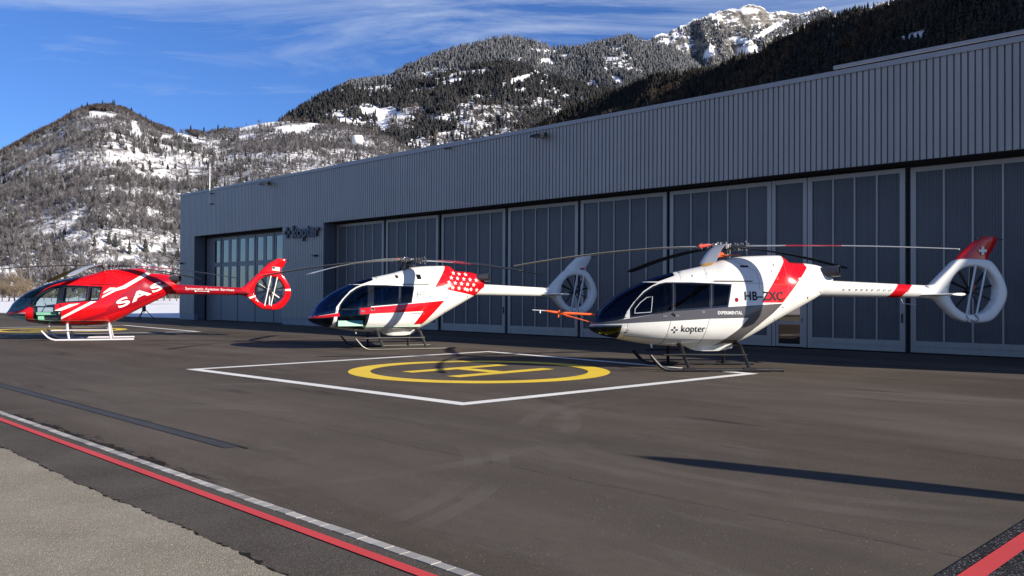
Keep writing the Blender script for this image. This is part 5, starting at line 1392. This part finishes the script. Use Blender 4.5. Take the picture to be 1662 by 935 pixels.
n = len(x); forest('spruce_wood', x, y, z - 0.5, 6 + 6 * RNG.random(n), 3.6 + 2.2 * RNG.random(n), tcol(n, (0.018, 0.022, 0.020), (0.05, 0.05, 0.042), 0.3), CON, 'dark spruces scattered over the snowy left hill')
x, y, z, t = RA.sample(9000, 0.955, 1.0); x, y, z, t = keep(x, y, z, t, RA, lambda x, y, z, t: np.where(831 + x / y * FPX < 320, 0.9, 0.10), -160, 620)
n = len(x); forest('crest_wood', x, y, z - 0.5, 7 + 5 * RNG.random(n), 7 + 4 * RNG.random(n), tcol(n, (0.045, 0.037, 0.036), (0.10, 0.083, 0.078), 0.3), BARE, 'leafless trees along the crest of the left hill')
x, y, z, t = RA.sample(700, 0.95, 1.0); x, y, z, t = keep(x, y, z, t, RA, lambda x, y, z, t: 0 * x + 0.25, 100, 620)
n = len(x); forest('crest_spruces', x, y, z - 0.5, 10 + 9 * RNG.random(n), 5.5 + 2.5 * RNG.random(n), tcol(n, (0.015, 0.018, 0.016), (0.03, 0.03, 0.026), 0.3), CON, 'dark spruces standing on the saddle of the left hill')
# forested mountain
x, y, z, t = RB2.sample(52000); x, y, z, t = keep(x, y, z, t, RB2, lambda x, y, z, t: np.clip((fbm(x / 90, z / 34, 25, 5) - 0.46 + (t - 0.5) * 0.38) * 6, 0.08, 0.85), 400, 1300)
n = len(x); forest('conifer_forest', x, y, z - 1, 13 + 10 * RNG.random(n), 7.5 + 4 * RNG.random(n), tcol(n, (0.014, 0.018, 0.022), (0.048, 0.046, 0.044), 0.4), CON, 'dense dark conifer forest on the middle mountain')
x, y, z, t = RB2.sample(18000, 0.0, 0.85); x, y, z, t = keep(x, y, z, t, RB2, lambda x, y, z, t: np.clip((fbm(x / 90, z / 40, 29, 4) - 0.42) * 6, 0.1, 1), 400, 1300)
n = len(x); forest('leafless_wood', x, y, z - 1, 10 + 7 * RNG.random(n), 6.5 + 4 * RNG.random(n), tcol(n, (0.055, 0.050, 0.052), (0.15, 0.135, 0.13), 0.35), BARE, 'leafless brown wood on the lower slopes of the middle mountain')
# frosted mountain
x, y, z, t = RB1.sample(60000, 0.2, 1.0); x, y, z, t = keep(x, y, z, t, RB1, lambda x, y, z, t: np.clip((fbm(x / 130, z / 50, 35, 4) - 0.30) * 6, 0.2, 1), 500, 1300)
n = len(x); fr = np.clip((t - 0.55) * 2.2, 0, 1)[:, None] * RNG.random((n, 1)); c = tcol(n, (0.018, 0.022, 0.026), (0.055, 0.056, 0.058), 0.4); c = (c * (1 - fr) + np.array([[0.20, 0.21, 0.225]]) * fr).astype(np.float32)
forest('frosted_forest', x, y, z - 1, 15 + 10 * RNG.random(n), 8 + 4 * RNG.random(n), c, CON, 'conifers white with frost on the higher mountain')
# peak
x, y, z, t = RC.sample(60000, 0.15, 0.98); x, y, z, t = keep(x, y, z, t, RC, lambda x, y, z, t: np.clip((fbm(x / 160, z / 120, 55, 4) - 0.44 - (t - 0.6) * 0.16) * 8, 0.0, 1), 900, 1600)
n = len(x); forest('high_conifers', x, y, z - 1, 14 + 9 * RNG.random(n), 8 + 4 * RNG.random(n), tcol(n, (0.05, 0.055, 0.06), (0.20, 0.20, 0.20), 0.4), CON, 'sparse conifers between the snow gullies of the rocky peak')
# dark slope
x, y, z, t = RD.sample(60000); x, y, z, t = keep(x, y, z, t, RD, lambda x, y, z, t: np.clip((fbm(x / 80, y / 80, 75, 4) - 0.40) * 6, 0.15, 1), 700, 1900)
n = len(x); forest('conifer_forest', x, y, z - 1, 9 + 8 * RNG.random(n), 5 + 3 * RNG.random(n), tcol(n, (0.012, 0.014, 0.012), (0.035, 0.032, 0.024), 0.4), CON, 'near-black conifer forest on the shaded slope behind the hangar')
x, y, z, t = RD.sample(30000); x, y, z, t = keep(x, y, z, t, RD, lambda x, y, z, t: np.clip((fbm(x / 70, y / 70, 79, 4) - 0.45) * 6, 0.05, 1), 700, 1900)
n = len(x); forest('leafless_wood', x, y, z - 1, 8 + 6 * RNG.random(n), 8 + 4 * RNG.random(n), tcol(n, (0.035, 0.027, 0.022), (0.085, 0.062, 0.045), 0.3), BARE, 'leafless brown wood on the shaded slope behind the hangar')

# ------------------------------------------------------------------ valley floor: bare trees, houses, pylons
def make_bare_tree(seed, h=8.0):
    rr = random.Random(seed); tr = MB(); cr = MB()
    def branch(p, d, L, r, lvl, mb):
        n = 4 if lvl < 2 else 2; pts = [Vector(p)]; dd = Vector(d).normalized()
        for i in range(n):
            dd = (dd + Vector((rr.uniform(-.2, .2), rr.uniform(-.2, .2), rr.uniform(-.05, .15)))).normalized(); pts.append(pts[-1] + dd * L / n)
        mb.tube(pts, [r * (1 - 0.6 * i / n) for i in range(n + 1)], 5 if lvl < 2 else 3, caps=False)
        if lvl < 4:
            for _ in range({0: 9, 1: 6, 2: 5, 3: 4}[lvl]):
                q = rr.uniform(0.25, 1.0) if lvl else rr.uniform(0.15, 1.0)
                k = min(n - 1, int(q * n)); pp = pts[k].lerp(pts[k + 1], q * n - k if q < 1 else 1)
                a = rr.uniform(0, 6.28); e = rr.uniform(0.3, 1.1)
                nd = Vector((math.cos(a) * math.cos(e), math.sin(a) * math.cos(e), math.sin(e)))
                branch(pp, nd, L * rr.uniform(0.45, 0.62), max(0.018, r * 0.42), lvl + 1, cr)
    branch((0, 0, -0.2), (0, 0, 1), h * 0.62, h * 0.022, 0, tr)
    return tr, cr
BARK = simple('bark', (0.12, 0.09, 0.065), 0.9); TWIG = simple('brown_twigs', (0.16, 0.12, 0.078), 0.9, var=0.3, vscale=0.5)
protos = []
def bare_tree(i, x, y, z, sc, label, group):
    if len(protos) < 3:
        tr, cr = make_bare_tree(40 + len(protos)); r = empty('bare_tree'); tr.build('trunk', BARK, r); cr.build('crown', TWIG, r)
        protos.append(r)
    else:
        src = protos[i % 3]; r = src.copy(); COL.objects.link(r)
        for ch in src.children:
            c = ch.copy(); COL.objects.link(c); c.parent = r
    r.location = (x, y, z); r.rotation_euler = (0, 0, i * 1.7); r.scale = (sc * 1.15, sc * 1.15, sc)
    tag(r, label, 'tree', group)
for i, (px, d, sc) in enumerate([(-22, 235, 1.0), (-8, 250, 0.9), (4, 240, 0.85), (14, 236, 1.15), (24, 248, 1.2), (33, 230, 1.05), (42, 245, 1.0), (52, 238, 0.8), (61, 250, 0.65), (72, 240, 0.6), (84, 252, 0.62), (98, 246, 0.6), (112, 250, 0.6), (128, 244, 0.6), (145, 250, 0.6)]):
    bare_tree(i, az_el(px, 470)[0] * d, d, -0.02, sc, 'leafless brown tree in the hedge beyond the nose of the red helicopter', 'bare trees left of the apron')
for i, (px, d, sc) in enumerate([(175, 300, 0.75), (196, 290, 0.85), (210, 295, 0.9), (222, 285, 1.1), (234, 300, 1.3), (246, 290, 1.35), (256, 285, 1.3), (266, 300, 1.35), (276, 292, 1.1), (287, 288, 1.0), (298, 300, 1.1)]):
    bare_tree(i + 1, az_el(px, 470)[0] * d, d, -0.02, sc, 'leafless brown tree in the thicket just left of the hangar corner', 'bare trees by the hangar corner')
HWALL = simple('house_render', (0.45, 0.40, 0.33), 0.8); HROOF = simple('snowy_roof', (0.78, 0.78, 0.78), 0.7); HWIN = simple('dark_window', (0.03, 0.03, 0.035), 0.2)
for px, py, d, w, l, hh, rz, lab in ((68, 468, 620, 9, 12, 6, 0.5, 'gabled house with a snowy roof behind the red helicopter windshield'), (52, 458, 700, 8, 10, 5, -0.4, 'small ochre house with snowy roof, up behind the gabled house'), (33, 462, 720, 9, 9, 5, 0.9, 'pale house half hidden by the hedge at the far left'),
                                     (200, 423, 860, 7, 12, 3.5, 1.45, 'dark hut on the snow meadow above the red helicopter')):
    a, e = az_el(px, py); z = max(-0.02, e * d + CAM_H - hh * 0.5)
    r = empty('house', (a * d, d, z), rz); tag(r, lab, 'house')
    m = MB(); m.box(-w / 2, w / 2, -l / 2, l / 2, -6, hh)
    m.raw([(-w / 2, -l / 2, hh), (w / 2, -l / 2, hh), (0, -l / 2, hh + w * 0.42), (-w / 2, l / 2, hh), (w / 2, l / 2, hh), (0, l / 2, hh + w * 0.42)], [(0, 1, 2), (5, 4, 3)])
    m.build('wall', HWALL if px < 150 else simple('dark_timber', (0.06, 0.045, 0.035), 0.8), r)
    m = MB()
    for sd in (-1, 1):
        x0, x1 = sd * (w / 2 + 0.6), 0; z0, z1 = hh - 0.25, hh + w * 0.42 + 0.05
        vs = [(x0, -l / 2 - .6, z0), (x1, -l / 2 - .6, z1), (x1, l / 2 + .6, z1), (x0, l / 2 + .6, z0)]
        vs += [(a_, b_, c_ + 0.3) for a_, b_, c_ in vs]; m.raw(vs, [(0, 1, 2, 3), (7, 6, 5, 4), (0, 4, 5, 1), (2, 6, 7, 3), (0, 3, 7, 4)])
    m.build('roof', HROOF, r)
    for k in (-1, 1):
        m = MB(); m.box(k * w * 0.22 - 0.5, k * w * 0.22 + 0.5, -l / 2 - 0.06, -l / 2 + 0.02, hh * 0.45, hh * 0.75); m.build('window', HWIN, r)
PYL = simple('pylon_steel', (0.30, 0.31, 0.32), 0.7)
for px, py, d, lab in ((710, 136, 2380, 'pale T-shaped cableway pylon on the forested mountain, the higher of two'), (633, 152, 2350, 'pale T-shaped cableway pylon on the forested mountain, the lower of two')):
    a, e = az_el(px, py); r = empty('cableway_pylon', (a * d, d, e * d + CAM_H - 12), 0.3); tag(r, lab, 'pylon', 'cableway pylons')
    m = MB(); m.tube([(0, 0, 0), (0, 0, 27)], [0.8, 0.5], 6); m.build('mast', PYL, r); m = MB(); m.box(-5.5, 5.5, -0.5, 0.5, 26, 27); m.build('cross_arm', PYL, r)

# ------------------------------------------------------------------ sky and sun
AZ, EL = R(-31), R(21)      # sun stands to the right, a little behind the viewer
sd = Vector((math.cos(EL) * math.cos(AZ), math.cos(EL) * math.sin(AZ), math.sin(EL)))
sl = bpy.data.lights.new('sun', 'SUN'); sl.energy = 5.0; sl.angle = R(0.5); sl.color = (1.0, 0.90, 0.77)
so = bpy.data.objects.new('sun', sl); COL.objects.link(so); so.rotation_euler = sd.to_track_quat('Z', 'Y').to_euler(); so.location = sd * 100
w = bpy.data.worlds.new('World'); scene.world = w; w.use_nodes = True
t = NT(w); bg = w.node_tree.nodes['Background']
sky = t.add('ShaderNodeTexSky'); sky.sky_type = 'NISHITA'; sky.sun_disc = False; sky.sun_elevation = EL; sky.sun_rotation = math.atan2(sd.x, sd.y)
sky.altitude = 500; sky.air_density = 1.0; sky.dust_density = 0.3; sky.ozone_density = 2.5
tc = t.add('ShaderNodeTexCoord').outputs['Generated']
sx = t.add('ShaderNodeSeparateXYZ'); t.put(sx.inputs[0], tc)
# cirrus: project the view direction on a high flat layer
zz = t.math('MAXIMUM', sx.outputs[2], 0.03)
cb = t.add('ShaderNodeCombineXYZ'); t.put(cb.inputs[0], t.math('DIVIDE', sx.outputs[0], zz)); t.put(cb.inputs[1], t.math('DIVIDE', sx.outputs[1], zz))
mp = t.mapping(cb.outputs[0], (0.45, 0.8, 1), (0, 0, R(20)), (5.7, 2.4, 0))
c1 = t.noise(mp, 1.6, 9, 0.66, 0.9); c2 = t.noise(mp, 0.5, 3, 0.5)
hi = t.ramp(sx.outputs[2], [(0.17, 0.0), (0.36, 1.0)])
cm = t.math('MULTIPLY', t.ramp(t.math('ADD', t.math('MULTIPLY', c1, 0.62), t.math('ADD', t.math('MULTIPLY', c2, 0.38), t.math('MULTIPLY', hi, 0.27))), [(0.60, 0.0), (0.86, 0.9)]), t.ramp(sx.outputs[2], [(0.16, 0.0), (0.30, 1.0)]))
col = t.mix(1.0, sky.outputs[0], (0.60, 0.92, 1.55), 'MULTIPLY')
cm = t.math('MULTIPLY', cm, t.ramp(sx.outputs[2], [(0.36, 1.0), (0.52, 0.12)]))
col = t.mix(cm, col, (7.5, 8.6, 10.5))
t.put(bg.inputs[0], col); bg.inputs[1].default_value = 0.05
scene.view_settings.view_transform = 'Standard'; scene.view_settings.look = 'None'; scene.view_settings.gamma = 1.0
scene.view_settings.exposure = 0.85
scene.cycles.max_bounces = 6; scene.cycles.transparent_max_bounces = 12; scene.cycles.use_denoising = True
scene.cycles.sample_clamp_indirect = 4.0
